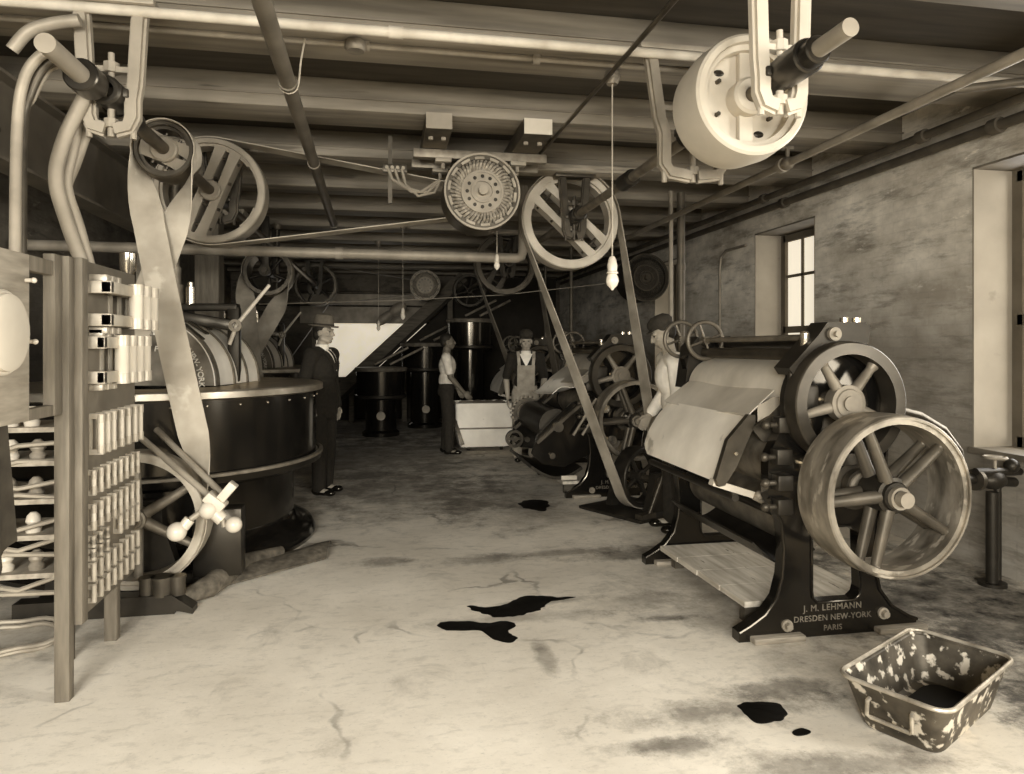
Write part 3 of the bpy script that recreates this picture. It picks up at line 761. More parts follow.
# ------------------------------------------------------------------ heavy cables by the switchboard
def cable(label, pts, r, m):
    n = 40; P = []
    pts = [V(p) for p in pts]
    for i in range(len(pts) - 1):
        p0, p1, p2, p3 = pts[max(i - 1, 0)], pts[i], pts[i + 1], pts[min(i + 2, len(pts) - 1)]
        for k in range(10):
            u = k / 10
            P.append(.5 * ((2 * p1) + (p2 - p0) * u + (2 * p0 - 5 * p1 + 4 * p2 - p3) * u * u + (3 * p1 - p0 - 3 * p2 + p3) * u ** 3))
    P.append(pts[-1])
    return solo('power_cable', label, 'cable', MB().tube(P, r, 12), m, pts[-1], 'heavy cables')
def at(px, py, Y):
    r = ray(px, py); t = Y / r.y; return V((r.x * t, Y, CAM_H + r.z * t))
cable('thick pale cable bowed out from the hanger to the switchboard top', [at(84, 98, 3.35), at(64, 140, 3.35), at(56, 180, 3.35), at(68, 225, 3.4), at(84, 268, 3.45)], .030, M_paintg)
cable('thick pale cable twisted over the bowed one above the switchboard', [at(78, 112, 3.42), at(72, 150, 3.42), at(66, 185, 3.42), at(78, 225, 3.45), at(90, 268, 3.5)], .026, M_paintg)
cable('third pale cable tucked behind the two bowed ones', [at(90, 120, 3.5), at(76, 160, 3.5), at(64, 195, 3.5), at(74, 230, 3.5), at(80, 272, 3.55)], .026, M_pipe)
cable('white cable arching down beside the frame of the switchboard at the picture edge', [at(60, 50, 3.0), at(40, 56, 3.0), at(24, 80, 3.0), at(17, 130, 3.0), at(15, 258, 2.9)], .02, M_pipe)
cable('dark cable arching down beside the white one', [at(62, 56, 3.05), at(44, 66, 3.05), at(30, 92, 3.05), at(22, 130, 3.05), at(21, 262, 3.0)], .02, M_gun)
cable('thin grey cable arching down inside the white one', [at(62, 66, 3.1), at(48, 72, 3.1), at(34, 98, 3.1), at(25, 125, 3.1), at(24, 262, 3.05)], .01, M_pipe)
cable('grey conduit curving under the beams toward the first hanger', [at(80, 20, 3.3), at(50, 24, 3.3), at(28, 32, 3.3), at(12, 50, 3.3)], .026, M_pipe)

# ------------------------------------------------------------------ lamps
def pendant(label, x, y, ztop, zb, big=1., lit=False, rose=True, grp='bare pendant bulbs'):
    t = thing('pendant_lamp', label, 'lamp', (x, y, ztop), grp)
    if rose: part(t, 'rosette', MB().lathe([(.0, 0), (.04, 0), (.045, -.02), (.04, -.05), (.03, -.07), (.0, -.07)], (x, y, ztop), 'z', 20).cyl((x, y, ztop - .02), (x, y, ztop - .028), .048), M_dullsteel)
    part(t, 'cord', MB().cyl((x, y, ztop - .05), (x, y, zb + .16 * big), .004, seg=6), M_beltm)
    part(t, 'socket', MB().lathe([(0, .17), (.012, .165), (.020, .15), (.026, .12), (.024, .09), (.030, .085), (.030, .078), (.018, .074), (.0, .074)], (0, 0, 0), 'z', 16).xform(Matrix.Translation((x, y, zb)) @ Matrix.Scale(big, 4)), M_porc)
    part(t, 'bulb', MB().lathe([(0, 0), (.005, -.006), (.012, .004), (.026, .018), (.033, .04), (.03, .06), (.02, .08), (.016, .09), (0, .09)], (0, 0, 0), 'z', 16).xform(Matrix.Translation((x, y, zb)) @ Matrix.Scale(big, 4)), M_lit if lit else M_glassb)
    return t
pendant('bare bulb on a long cord in front of the large split pulley', 1.25, 3.70, 3.02, 1.805, 1.1)
pendant('bulb socket on a short cord beside the large split pulley', .95, 5.9, 3.05, 2.15, .8)
pendant('small bulb on a cord in front of the far tanks', .22, 8.9, 3.05, 1.83, .9)
pendant('tiny bulb on a long cord above the far tank', -.1, 10.4, 3.05, 1.72, .9)
pendant('glowing bulb beside the hat of the suited man', -1.36, 9.2, 3.05, 1.87, 1.2, True)
solo('lamp_rosette', 'empty lamp rosette on the thin conduit between the two long pipes', 'rosette', MB().lathe([(.0, 0), (.035, 0), (.055, -.015), (.055, -.045), (.045, -.06), (.0, -.062)], (-.15, 3.6, 3.045), 'z', 20), M_dullsteel, (-.15, 3.6, 3.03))
solo('pull_cord', 'slack pull cord tied round the thick middle pipe', 'cord', MB().tube([(-.40, 3.62, 3.04), (-.43, 3.70, 2.95), (-.445, 3.745, 2.86)] + [(-.496 + .047 * math.cos(a * PI / 6), 3.75, 2.85 + .047 * math.sin(a * PI / 6)) for a in range(0, -13, -1)], .005, 6), M_belt, (-.5, 3.6, 2.8))
# ------------------------------------------------------------------ roll mills
def arcpts(cx, cz, r, a0, a1, n):
    return [(cx + r * math.cos(a0 + (a1 - a0) * k / n), cz + r * math.sin(a0 + (a1 - a0) * k / n)) for k in range(n + 1)]

def side_frame(par, y0, y1, lettering):
    # A-shaped cast cheek: outline traced in its own plane
    outer = [(1.74, 0), (1.74, .05), (1.80, .08), (1.88, .13), (1.945, .21), (1.975, .32), (1.985, .45), (1.97, .60), (1.90, .72), (1.90, .92), (1.97, 1.06),
             (2.02, 1.16), (2.04, 1.32), (2.02, 1.40), (2.10, 1.46), (2.20, 1.545), (2.36, 1.555), (2.46, 1.50), (2.54, 1.36), (2.58, 1.10), (2.56, .80), (2.52, .55),
             (2.50, .35), (2.53, .22), (2.60, .13), (2.70, .07), (2.75, .05), (2.75, 0)]
    hole = [(2.17, .175), (2.145, .20), (2.14, .24), (2.14, .52), (2.18, .56), (2.36, .56), (2.41, .52), (2.42, .24), (2.41, .20), (2.38, .175)]
    f = MB()
    # split into two half outlines so the opening stays open
    i_top = outer.index((2.20, 1.545))
    left = outer[:i_top + 1] + [(2.28, 1.55), (2.28, .56), (2.18, .56), (2.14, .52), (2.14, .24), (2.145, .20), (2.17, .175), (2.28, .175), (2.28, 0)]
    right = [(2.28, 0), (2.28, .175), (2.38, .175), (2.41, .20), (2.42, .24), (2.41, .52), (2.36, .56), (2.28, .56), (2.28, 1.55)] + outer[i_top + 1:]
    f.prism(left, y0, y1); f.prism(right, y0, y1)
    o = part(par, 'side_frame', f, M_gloss)
    # raised edge bead following the outline
    bead = MB()
    yb = y0 - .004
    bead.tube([(x, yb, z) for x, z in outer[1:9]], .009, 8); bead.tube([(x, yb, z) for x, z in outer[-9:-1]], .009, 8)
    bead.tube([(x, yb, z) for x, z in hole], .007, 8, closed=True)
    part(o, 'edge_bead', bead, M_gloss)
    for x, z in ((2.0, .07), (2.55, .095)):
        part(o, 'bolt', MB().cyl((x, y0 - .035, z), (x, y0, z), .019, seg=6).cyl((x, y0 - .012, z), (x, y0, z), .03, seg=20), M_pipe)
    if lettering:
        Mt = lambda x, z: Matrix.Translation((x, y0 - .001, z)) @ Matrix.Rotation(PI / 2, 4, 'X')
        tx = MB()
        for s, z, sz in (('J. M. LEHMANN', .145, .046), ('DRESDEN NEW-YORK', .093, .042), ('PARIS', .04, .04)):
            tx.text(s, sz, Mt(2.26, z), .003, 1.08)
        part(o, 'lettering', tx, M_dullsteel, 'raised maker lettering reading J. M. LEHMANN DRESDEN NEW-YORK PARIS')
    for x0, x1 in ((1.80, 2.08), (2.50, 2.78)):
        part(o, 'foot_pad', MB().mm((x0, y0 - .05, 0), (x1, y1 + .04, .03), .005), M_wood)
    return o

def wheel(par, name, c, r, w, rim, n, rot, m_rim, m_sp, hub, lip=True, capm=None, rows=(0,), fat=1.):
    W = part(par, name, MB().ring(c, 'y', r, r - rim, -w / 2, w / 2, 64, .006, .006), m_rim, sharp=30)
    if lip: part(W, 'rim_bead', MB().ring(c, 'y', r - rim + .003, r - rim - .022, -w / 2 + .012, w / 2 - .012, 64), m_rim)
    part(W, 'hub', MB().lathe([(0, -w * .46), (hub * .4, -w * .46), (hub * .4, -w * .36), (hub * .75, -w * .36), (hub * .8, -w * .3), (hub, -w * .28), (hub, w * .3), (hub * .7, w * .3), (0, w * .3)], c, 'y', 32), capm or m_sp)
    for k in range(n):
        a = rot + 2 * PI * k / n
        p = lambda q, y: V((c[0] + math.cos(a) * q, c[1] + y, c[2] + math.sin(a) * q))
        for yo in rows: part(W, 'spoke', MB().cyl(p(hub * .8, yo), p(r - rim - .025, yo), r * .085 * fat, r * .062 * fat, 14).cyl(p(r - rim - .03, yo), p(r - rim - .003, yo), r * .062 * fat, r * .085 * fat, 14), m_sp)
    return W

M_hw = mat('handwheel_iron', .34, .4, .3, .15, 8)
def roll_mill(label):
    t = thing('roll_mill', label, 'mill', (2.25, 3.2, 0), 'roll mills')
    side_frame(t, 3.19, 3.26, True); side_frame(t, 4.45, 4.52, False)
    # tie bars between cheeks
    for x, z, r in ((2.06, .60, .03), (2.5, .62, .03), (2.3, 1.50, .028)):
        part(t, 'tie_bar', MB().cyl((x, 3.2, z), (x, 4.5, z), r, seg=14), M_iron)
    # inclined stack of three rolls with journals
    for x, z, r in ((2.235, 1.205, .175), (2.12, .88, .155), (2.19, .56, .145)):
        ro = part(t, 'roll', MB().cyl((x, 3.3, z), (x, 4.42, z), r, seg=48), M_dullsteel)
        part(ro, 'journal', MB().cyl((x, 3.14, z), (x, 4.58, z), .05, seg=20), M_polish)
    # curved hood sheet over the top roll
    part(t, 'hood', MB().sheet(lambda u, v: V((2.235 + .195 * math.cos(R(62 + 128 * u)), 3.30 + 1.12 * v, 1.205 + .195 * math.sin(R(62 + 128 * u)))), 20, 4, .008), mat('hood_sheet', .80, .38, .1, .08, 4), 'curved pale sheet over the top roll')
    # sloping hopper sheet between hood and apron
    hp = part(t, 'hopper_sheet', MB().sheet(lambda u, v: V((1.86 + .175 * u + .02 * math.sin(PI * v), 3.36 + 1.03 * v + .06 * (1 - u) * (v - .5), 1.105 + .145 * u + .012 * math.sin(6 * v + 1) * (1 - u))), 8, 12, .006), mat('hood_sheet', .8))
    part(hp, 'folded_flap', MB().sheet(lambda u, v: V((1.93 + .20 * u, 3.345 - .03 * math.sin(PI * u), 1.07 + .16 * v * (1 - 1.1 * abs(u - .35)) + .07 * u + .03 * math.sin(5 * u + 3 * v))), 10, 6, .006), M_paintg, 'folded sheet metal flap at the end of the hopper')
    ck = MB().prism([(1.87, 1.06), (1.93, .99), (2.05, .96), (2.10, 1.10), (2.08, 1.22), (1.98, 1.12)], 3.30, 3.325)
    part(hp, 'hopper_cheek', ck, M_gun)
    # big apron with rounded corners and a dark end strip
    def apron(u, v):
        # u across slope (0 low, 1 high), v along the rolls
        x = 1.70 + .185 * u; z = .775 + .335 * u
        rr = .10
        vv = 3.33 + 1.06 * v
        return V((x - .035 * math.sin(PI * u), vv, z))
    ap = MB().sheet(apron, 12, 16, .012)
    # round the far corners by pulling them in
    for vtx in ap.bm.verts:
        y = vtx.co.y
        u = (vtx.co.z - .775) / .335
        if y > 4.29:
            d = (y - 4.29) / .1
            e = max(0, (abs(u - .5) - .28) / .22)
            vtx.co.y -= .1 * d * e * e * .9
    apo = part(t, 'apron', ap, mat('polished_apron_sheet', .90, .42, 0, .06, 4, .04, spots=(.66, .66, 5)), 'big pale sloping apron sheet')
    es = MB()
    pl = [(1.685, .80), (1.70, .76), (1.735, .765), (1.80, .86), (1.905, 1.085), (1.905, 1.125), (1.87, 1.13), (1.75, 1.0)]
    es.prism([(x - .012, z) for x, z in pl], 3.30, 3.335)
    part(apo, 'end_strip', es, M_gun, 'dark wooden end strip of the apron')
    part(apo, 'strip_screw', MB().cyl((1.78, 3.29, .93), (1.78, 3.30, .93), .01, seg=10), M_polish)
    # scraper bar with clamp at the near end
    sb = part(t, 'scraper_bar', MB().box((1.80, 3.36, .735), (.26, .05, .035), Matrix.Rotation(R(18), 3, 'Y')), M_paintw, 'bright scraper bar')
    part(sb, 'clamp', MB().ball((1.93, 3.33, .70), .026).cyl((1.90, 3.33, .69), (2.02, 3.33, .63), .012), M_pipe)
    part(sb, 'scraper_rail', MB().cyl((1.78, 3.3, .70), (1.78, 4.45, .70), .02, seg=12), M_iron)
    # bearing blocks and pressure screws down the front of the near cheek
    for x, z in ((1.96, 1.09), (1.95, .93), (1.955, .80), (1.955, .68)):
        b = part(t, 'bearing_block', MB().mm((x - .035, 3.13, z - .04), (x + .05, 3.2, z + .04), .008), M_iron)
        part(b, 'screw_knob', MB().cyl((x - .09, 3.16, z), (x, 3.16, z), .014, seg=10).ball((x - .09, 3.16, z), .024, 12), M_gun)
    part(t, 'bearing_cap', MB().mm((2.02, 3.12, 1.15), (2.14, 3.2, 1.29), .015).cyl((1.99, 3.13, 1.30), (1.99, 3.13, 1.38), .018).ball((2.02, 3.10, 1.335), .028), M_iron)
    # top bracket with bolts
    br = part(t, 'top_bracket', MB().prism([(1.96, 1.375), (1.985, 1.34), (2.02, 1.35), (2.14, 1.44), (2.25, 1.50), (2.40, 1.50), (2.41, 1.585), (2.38, 1.605), (2.17, 1.605), (2.12, 1.54)], 3.10, 3.24), M_iron)
    part(br, 'bolt', MB().cyl((2.20, 3.08, 1.545), (2.20, 3.10, 1.545), .034, seg=20).cyl((2.20, 3.06, 1.545), (2.20, 3.08, 1.545), .015, seg=8), M_pipe)
    part(br, 'oiler', MB().cyl((2.31, 3.17, 1.60), (2.31, 3.17, 1.63), .02).cyl((2.38, 3.17, 1.60), (2.38, 3.17, 1.63), .02), M_polish)
    part(br, 'oil_cup', MB().lathe([(0, 0), (.018, 0), (.024, .02), (.024, .08), (.016, .09), (0, .09)], (2.09, 3.17, 1.47), 'z', 16), M_polish)
    # flywheel on the top roll and belt pulley in front of it
    fl = wheel(t, 'flywheel', (2.255, 3.085, 1.20), .305, .11, .06, 5, R(50), mat('flywheel_iron', .19, .3, .2, .2, 10, .05), mat('spoke_iron', .42, .45, .2, .15, 8), .092, False, mat('spoke_iron', .42), fat=1.15)
    part(fl, 'rim_groove', MB().ring((2.255, 3.085, 1.20), 'y', .285, .265, -.054, -.049, 64), M_gun)
    part(t, 'gear_guard', MB().ring((2.255, 3.165, 1.20), 'y', .29, .27, -.03, .03, 48), M_iron)
    wheel(t, 'belt_pulley', (2.315, 2.89, .79), .374, .24, .016, 5, R(40), mat('worn_pulley_rim', .44, .38, .3, .35, 5, .05, spots=(.64, .58, 7), stretch=(1, 2.5, 1)), mat('worn_spoke_iron', .27, .4, .2, .2, 8), .085, True, M_iron, rows=(-.05, .06))
    part(t, 'pulley_shaft', MB().cyl((2.32, 2.74, .785), (2.32, 3.3, .785), .036, seg=20).ring((2.32, 2.80, .785), 'y', .052, .03, -.02, .02).ring((2.32, 3.08, .785), 'y', .075, .03, -.06, .08, bev=.01), M_pipe)
    part(t, 'pinion', MB().ring((2.32, 3.12, .785), 'y', .12, .03, -.03, .03, 40).ring((2.32, 3.06, .785), 'y', .09, .03, -.02, .02, 32), M_gun)
    # two handwheels on long rods at the far end
    for x, z, yy, rr in ((2.14, 1.525, 4.38, .125), (2.10, 1.535, 4.68, .125)):
        h = part(t, 'handwheel', MB().tube([(x + rr * math.cos(2 * PI * k / 36), yy, z + rr * math.sin(2 * PI * k / 36)) for k in range(36)], .015, 10, closed=True), M_hw)
        part(h, 'hub', MB().cyl((x, yy - .03, z), (x, yy + .03, z), .026), M_hw)
        for k in range(4):
            a = .35 + k * PI / 2
            part(h, 'spoke', MB().cyl((x, yy, z), (x + rr * math.cos(a), yy, z + rr * math.sin(a)), .009, .008, 8), M_hw)
    part(t, 'adjusting_rod', MB().cyl((2.14, 3.2, 1.53), (2.14, 4.62, 1.525), .017, seg=14), M_dullsteel)
    part(t, 'top_tie', MB().cyl((2.17, 3.22, 1.44), (2.17, 4.48, 1.44), .034, seg=18), M_gun)
    ex = MB().prism([(2.02, 1.2), (2.08, 1.2), (2.16, 1.44), (2.12, 1.55), (2.06, 1.48)], 4.44, 4.60)
    part(t, 'handwheel_post', ex, M_iron)
    # collecting trough low between cheeks
    part(t, 'trough', MB().sheet(lambda u, v: V((1.90 + .36 * u, 3.34 + 1.06 * v, .40 - .10 * math.sin(PI * u) + .05 * (1 - u))), 10, 3, .01), M_iron)
    return t

mill = roll_mill('first large roll mill with the big pale apron, standing beside the paint-flaked tray')
mill2 = dup(mill, (-.0, 3.35, 0), 'second roll mill, dark, behind the first one and below the large split pulley')
# the second mill stands without its apron: a low roll, cheeks and a curved trough project instead
for o in list(mill2.children):
    if o.name.startswith('apron') or o.name.startswith('scraper_bar'):
        for ch in list(o.children): bpy.data.objects.remove(ch)
        bpy.data.objects.remove(o)
lr = part(mill2, 'feed_roll', MB().cyl((1.66, 6.66, .70), (1.66, 7.72, .70), .165, seg=40), M_iron)
part(lr, 'journal', MB().cyl((1.66, 6.52, .70), (1.66, 7.82, .70), .05, seg=16), M_gun)
for y0, y1 in ((6.56, 6.61), (7.76, 7.81)):
    ck = part(mill2, 'feed_cheek', MB().prism([(1.40, .44), (1.50, .34), (1.72, .30), (1.98, .42), (2.0, .78), (1.90, .95), (1.80, .93), (1.62, .78), (1.46, .62)], y0, y1), M_gloss)
    part(ck, 'cheek_bolt', MB().cyl((1.60, y0 - .03, .42), (1.60, y0, .42), .03, seg=16), M_gun)
    part(ck, 'tie_strap', MB().ribbon([(1.45, y0 - .02, .55), (1.95, y0 - .02, .97)], (0, 1, 0), .03, .03), M_gun)
gt = part(mill2, 'feed_gear', MB().ring((1.62, 7.86, .72), 'y', .17, .12, -.03, .03, 36), M_gun)
tg = MB()
for k in range(22):
    a = 2 * PI * k / 22; tg.box((1.62 + .18 * math.cos(a), 7.86, .72 + .18 * math.sin(a)), (.035, .055, .022), Matrix.Rotation(-a, 3, 'Y'))
part(gt, 'gear_tooth', tg, M_paintg)
part(mill2, 'idler_wheel', MB().ring((1.44, 7.7, .44), 'y', .10, .07, -.03, .03, 28).cyl((1.44, 7.66, .44), (1.44, 7.74, .44), .035).box((1.44, 7.7, .44), (.15, .02, .03)), M_gun)
part(mill2, 'curved_trough', MB().sheet(lambda u, v: V((1.40 + .52 * u, 6.6 + 1.15 * v, .36 - .17 * math.sin(PI * (u * .75 + .1)))), 14, 4, .03), M_iron)
part(mill2, 'trough_end', MB().mm((1.70, 6.57, .17), (1.86, 6.60, .215), .005), M_paintw, 'bright metal edge of the trough')
part(mill2, 'crumpled_sheet', MB().sheet(lambda u, v: V((1.68 + .34 * u + .03 * math.sin(5 * v), 6.86 + .8 * v - .1 * u, 1.0 + .16 * u + .03 * math.sin(7 * u + 4 * v) - .05 * math.sin(PI * v) * (1 - u))), 12, 12, .006), mat('polished_apron_sheet', .9), 'bright crumpled sheet over the rolls')
for dx in (0, .09):
    part(mill2, 'hand_lever', MB().cyl((1.80 + dx, 6.5, .62), (2.02 + dx, 6.46, .98), .014, seg=10), M_pipe)
mill3 = dup(mill, (0, 6.9, 0), 'third roll mill, dim, beyond the man in bib overalls')

# boards in front of the rolls
t = thing('plank_platform', 'pale scuffed board platform between the feet of the first roll mill', 'platform', (2.2, 3.95, 0))
B = MB()
for k in range(4):
    y0 = 3.37 + k * .265
    B.prism([(1.87 - .01 * k, y0), (2.62, y0), (2.62, y0 + .261), (1.865 - .01 * k, y0 + .261)], .10, .13, 'xy')
part(t, 'plank', B, M_plank, 'pale scuffed planks')
for y in (3.45, 4.36):
    part(t, 'bearer', MB().mm((1.90, y - .03, 0), (2.6, y + .03, .10)), M_wooddk)
t2 = dup(t, (-.12, 3.35, .0), 'small board platform between the feet of the second roll mill')

# floor counter wheels between mills
def counter_wheel(label, dy):
    x, z, r = FW; y = 5.93 + dy
    t = thing('floor_countershaft', label, 'wheel', (x, y, 0), 'floor countershafts')
    wheel(t, 'belt_wheel', (x, y, z), r, .16, .02, 4, .5, M_iron, M_iron, .06)
    part(t, 'shaft', MB().cyl((x, y - .25, z), (x, y + .3, z), .028), M_gun)
    for yy in (y - .2, y + .24):
        part(t, 'pedestal', MB().prism([(x - .14, .03), (x + .14, .03), (x + .06, z - .04), (x + .05, z + .06), (x - .05, z + .06), (x - .06, z - .04)], yy - .035, yy + .035), M_iron)
    part(t, 'bed_plate', MB().mm((x - .36, y - .34, 0), (x + .3, y + .4, .03), .006), M_iron)
    part(t, 'shift_lever', MB().cyl((x - .22, y - .3, .03), (x - .05, y - .34, .42), .018).ball((x - .05, y - .34, .42), .03).mm((x - .34, y - .34, .03), (x - .16, y - .26, .07)), M_gun)
    t.rotation_euler.z = FWA
    return t
counter_wheel('small dark belt wheel on a floor bed between the first two mills', 0)
counter_wheel('dim belt wheel on the floor behind the white bin', 3.4)

# valve stand by the brick wall with its hose
t = thing('valve_stand', 'dark pipe stand with a valve cluster against the brick wall beyond the big belt pulley', 'valve', (3.62, 4.25, 0))
part(t, 'stand_pipe', MB().cyl((3.62, 4.2, 0), (3.62, 4.2, .58), .035).cyl((3.70, 4.24, 0), (3.70, 4.24, .6), .022), M_iron)
part(t, 'stand_foot', MB().cyl((3.62, 4.2, 0), (3.62, 4.2, .02), .08), M_iron)
part(t, 'valve_body', MB().ball((3.60, 4.18, .66), (.09, .07, .06)).cyl((3.36, 4.14, .68), (3.80, 4.22, .63), .03).cyl((3.44, 4.14, .72), (3.82, 4.2, .70), .024).ball((3.74, 4.18, .74), .045), M_iron)
part(t, 'flange', MB().cyl((3.44, 4.15, .67), (3.47, 4.155, .668), .065), M_gun)
part(t, 'valve_wheel', MB().tube([(3.60 + .06 * math.cos(k * PI / 8), 4.16 + .06 * math.sin(k * PI / 8), .80) for k in range(16)], .009, 8, closed=True).cyl((3.6, 4.16, .7), (3.6, 4.16, .8), .01).cyl((3.54, 4.16, .8), (3.66, 4.16, .8), .006), M_pipe)
part(t, 'hose', MB().tube([(3.36, 4.14, .70), (3.29, 4.10, .86), (3.11, 4.02, 1.0), (2.86, 3.92, 1.10), (2.61, 3.82, 1.15), (2.42, 3.76, 1.17)], .02, 10), M_gun)
t.location += V((.09, -.52, 0))

# ------------------------------------------------------------------ enamelled tray on the floor
def rrect(cx, cy, a, b, r, n=6):
    P = []
    for sx, sy, q in ((1, 1, 0), (-1, 1, 1), (-1, -1, 2), (1, -1, 3)):
        for k in range(n + 1):
            an = (q + k / n) * PI / 2
            P.append((cx + sx * (a - r) + r * math.cos(an), cy + sy * (b - r) + r * math.sin(an)))
    return P
def tray():
    t = thing('metal_tray', 'deep battered metal tray with flaking pale paint on the floor beside the first mill', 'tray', (2.14, 2.42, 0))
    Mx = Matrix.Translation((2.14, 2.42, 0)) @ Matrix.Rotation(R(28), 4, 'Z')
    m = mat('flaking_enamel', .25, .5, .2, .4, 11, .2, spots=(.78, .55, 20))
    bm_ = MB()
    loops = [(.275, .135, .05, .004), (.285, .145, .055, .015), (.345, .19, .06, .2), (.352, .197, .062, .205), (.352, .197, .062, .197), (.338, .183, .058, .19), (.278, .138, .05, .02), (.26, .12, .045, .012)]
    rows = [[bm_.bm.verts.new((x, y, z)) for x, y in rrect(0, 0, a, b, r)] for a, b, r, z in loops]
    n = len(rows[0])
    for i in range(len(rows) - 1):
        for k in range(n): bm_.bm.faces.new((rows[i][k], rows[i][(k + 1) % n], rows[i + 1][(k + 1) % n], rows[i + 1][k]))
    bm_.bm.faces.new(rows[0]); bm_.bm.faces.new(rows[-1])
    part(t, 'pan', bm_.xform(Mx), m)
    P = rrect(0, 0, .352, .197, .062)
    part(t, 'rolled_rim', MB().tube([(x, y, .204) for x, y in P], .009, 8, closed=True).xform(Mx), mat('rim_metal', .6, .4, .5, .25, 12))
    for s in (-1, 1):
        pts = [(s * .338, -.075, .15), (s * .352, -.078, .145), (s * .352, -.08, .09), (s * .345, -.07, .082), (s * .345, .07, .082), (s * .352, .08, .09), (s * .352, .078, .145), (s * .338, .075, .15)]
        part(t, 'handle', MB().tube(pts, .008, 8).xform(Mx), mat('rim_metal', .6))
    part(t, 'chocolate_residue', MB().prism([(x * (1 + .04 * math.sin(7 * i)), y) for i, (x, y) in enumerate(rrect(.05, -.02, .2, .11, .08))], .021, .030, 'xy').xform(Mx), M_choc, 'dark chocolate left in the bottom')
    return t
tray()

# ------------------------------------------------------------------ spilled chocolate
def puddle(label, pix):
    P = [floor_at(*p) for p in pix]
    # smooth closed outline
    n = len(P); Q = []
    for i in range(n):
        p0, p1, p2, p3 = P[i - 1], P[i], P[(i + 1) % n], P[(i + 2) % n]
        for k in range(9):
            u = k / 9
            Q.append(.5 * ((2 * p1) + (p2 - p0) * u + (2 * p0 - 5 * p1 + 4 * p2 - p3) * u * u + (3 * p1 - p0 - 3 * p2 + p3) * u ** 3))
    c = sum(Q, V((0, 0, 0))) / len(Q)
    Q = [q + (q - c).normalized() * .035 * (mnoise.noise(q * 9) + .6 * mnoise.noise(q * 24)) * min(1, (q - c).length / .12) for q in Q]
    m = MB()
    o = [m.bm.verts.new((q.x, q.y, .0005)) for q in Q]; i_ = [m.bm.verts.new((c.x + (q.x - c.x) * .95, c.y + (q.y - c.y) * .95, .003)) for q in Q]
    L = len(Q)
    for k in range(L): m.bm.faces.new((o[k], o[(k + 1) % L], i_[(k + 1) % L], i_[k]))
    m.bm.faces.new(i_); m.bm.faces.new(o[::-1])
    return solo('chocolate_spill', label, 'spill', m, M_choc, (c.x, c.y, 0), 'chocolate spills')
puddle('long dark chocolate spill with a thin tail, farther of the pair mid-floor', [(466, 606), (480, 608), (498, 606), (512, 601), (522, 597), (540, 596), (560, 597), (576, 597), (562, 600), (550, 602), (544, 607), (534, 612), (520, 616), (496, 617), (478, 613)])
puddle('dark chocolate spill with a blunt end, nearer of the pair mid-floor', [(435, 626), (445, 622), (470, 621), (490, 623), (508, 621), (512, 628), (510, 633), (518, 638), (506, 642), (494, 640), (480, 631), (460, 631), (442, 630)])
puddle('round dark chocolate spill near the metal tray', [(734, 707), (748, 704), (765, 703), (782, 706), (789, 713), (784, 721), (770, 725), (752, 722), (742, 715)])
puddle('small dark chocolate spill in front of the second mill', [(518, 504), (530, 500), (546, 501), (549, 506), (544, 511), (530, 509)])
puddle('small smear of chocolate on the floor by the metal tray', [(792, 732), (802, 729), (810, 732), (804, 736), (796, 736)])
# ------------------------------------------------------------------ switchboard
t = thing('switchboard', 'tall slate switchboard with rows of fuses on two timber posts', 'switchboard', (-1.32, 3.4, 0))
for x, y, z1, w, d in ((-1.325, 3.185, 1.86, .058, .05), (-1.36, 3.80, 1.2, .06, .05)):
    part(t, 'post', MB().mm((x - w / 2, y - d / 2, 0), (x + w / 2, y + d / 2, z1), .004), M_post)
part(t, 'post_batten', MB().mm((-1.30, 3.21, .30), (-1.265, 3.27, 1.86), .004), M_post)
pn = part(t, 'panel', MB().mm((-1.335, 3.22, .30), (-1.30, 3.94, 1.86), .003), M_slate)
XF = -1.30
def clip(mb, y, z, pr, w): mb.mm((XF, y - w / 2, z - .018), (XF + pr, y + w / 2, z + .018), .003); mb.mm((XF + pr - .015, y - w * .7, z - .012), (XF + pr + .012, y + w * .7, z + .03), .002)
# two rows of heavy knife fuses
for z0, z1, pr, ys in ((1.60, 1.745, .125, (3.60, 3.71, 3.82)), (1.345, 1.50, .095, (3.50, 3.60, 3.70, 3.80))):
    for z in (z0, z1):
        part(t, 'bus_bar', MB().mm((XF, 3.31, z - .028), (XF + pr * .9, 3.34, z + .028), .004).mm((XF + pr * .55, 3.31, z - .026), (XF + pr * .9, ys[-1] + .04, z + .026), .004), M_brass)
    for y in ys:
        f = part(t, 'fuse', MB().cyl((XF + pr * .95, y, z0 - .03), (XF + pr * .95, y, z1 + .03), .031, seg=18), M_paintw)
        part(f, 'ferrule', MB().cyl((XF + pr * .95, y, z0 - .035), (XF + pr * .95, y, z0 + .015), .035, seg=18).cyl((XF + pr * .95, y, z1 - .015), (XF + pr * .95, y, z1 + .035), .035, seg=18).mm((XF + .005, y - .02, z0 - .025), (XF + pr * .8, y + .02, z0 + .02)).mm((XF + .005, y - .02, z1 - .02), (XF + pr * .8, y + .02, z1 + .025)).mm((XF - .001, y - .018, z0), (XF + .008, y + .018, z1)), M_brass)
    for y in (3.38, 3.45, 3.52):
        part(t, 'lug', MB().mm((XF, y - .018, z1 + .02), (XF + pr * .6, y + .018, z1 + .06), .003), M_brass)
        part(t, 'lug', MB().mm((XF, y - .018, z0 - .06), (XF + pr * .6, y + .018, z0 - .03), .003), M_brass)
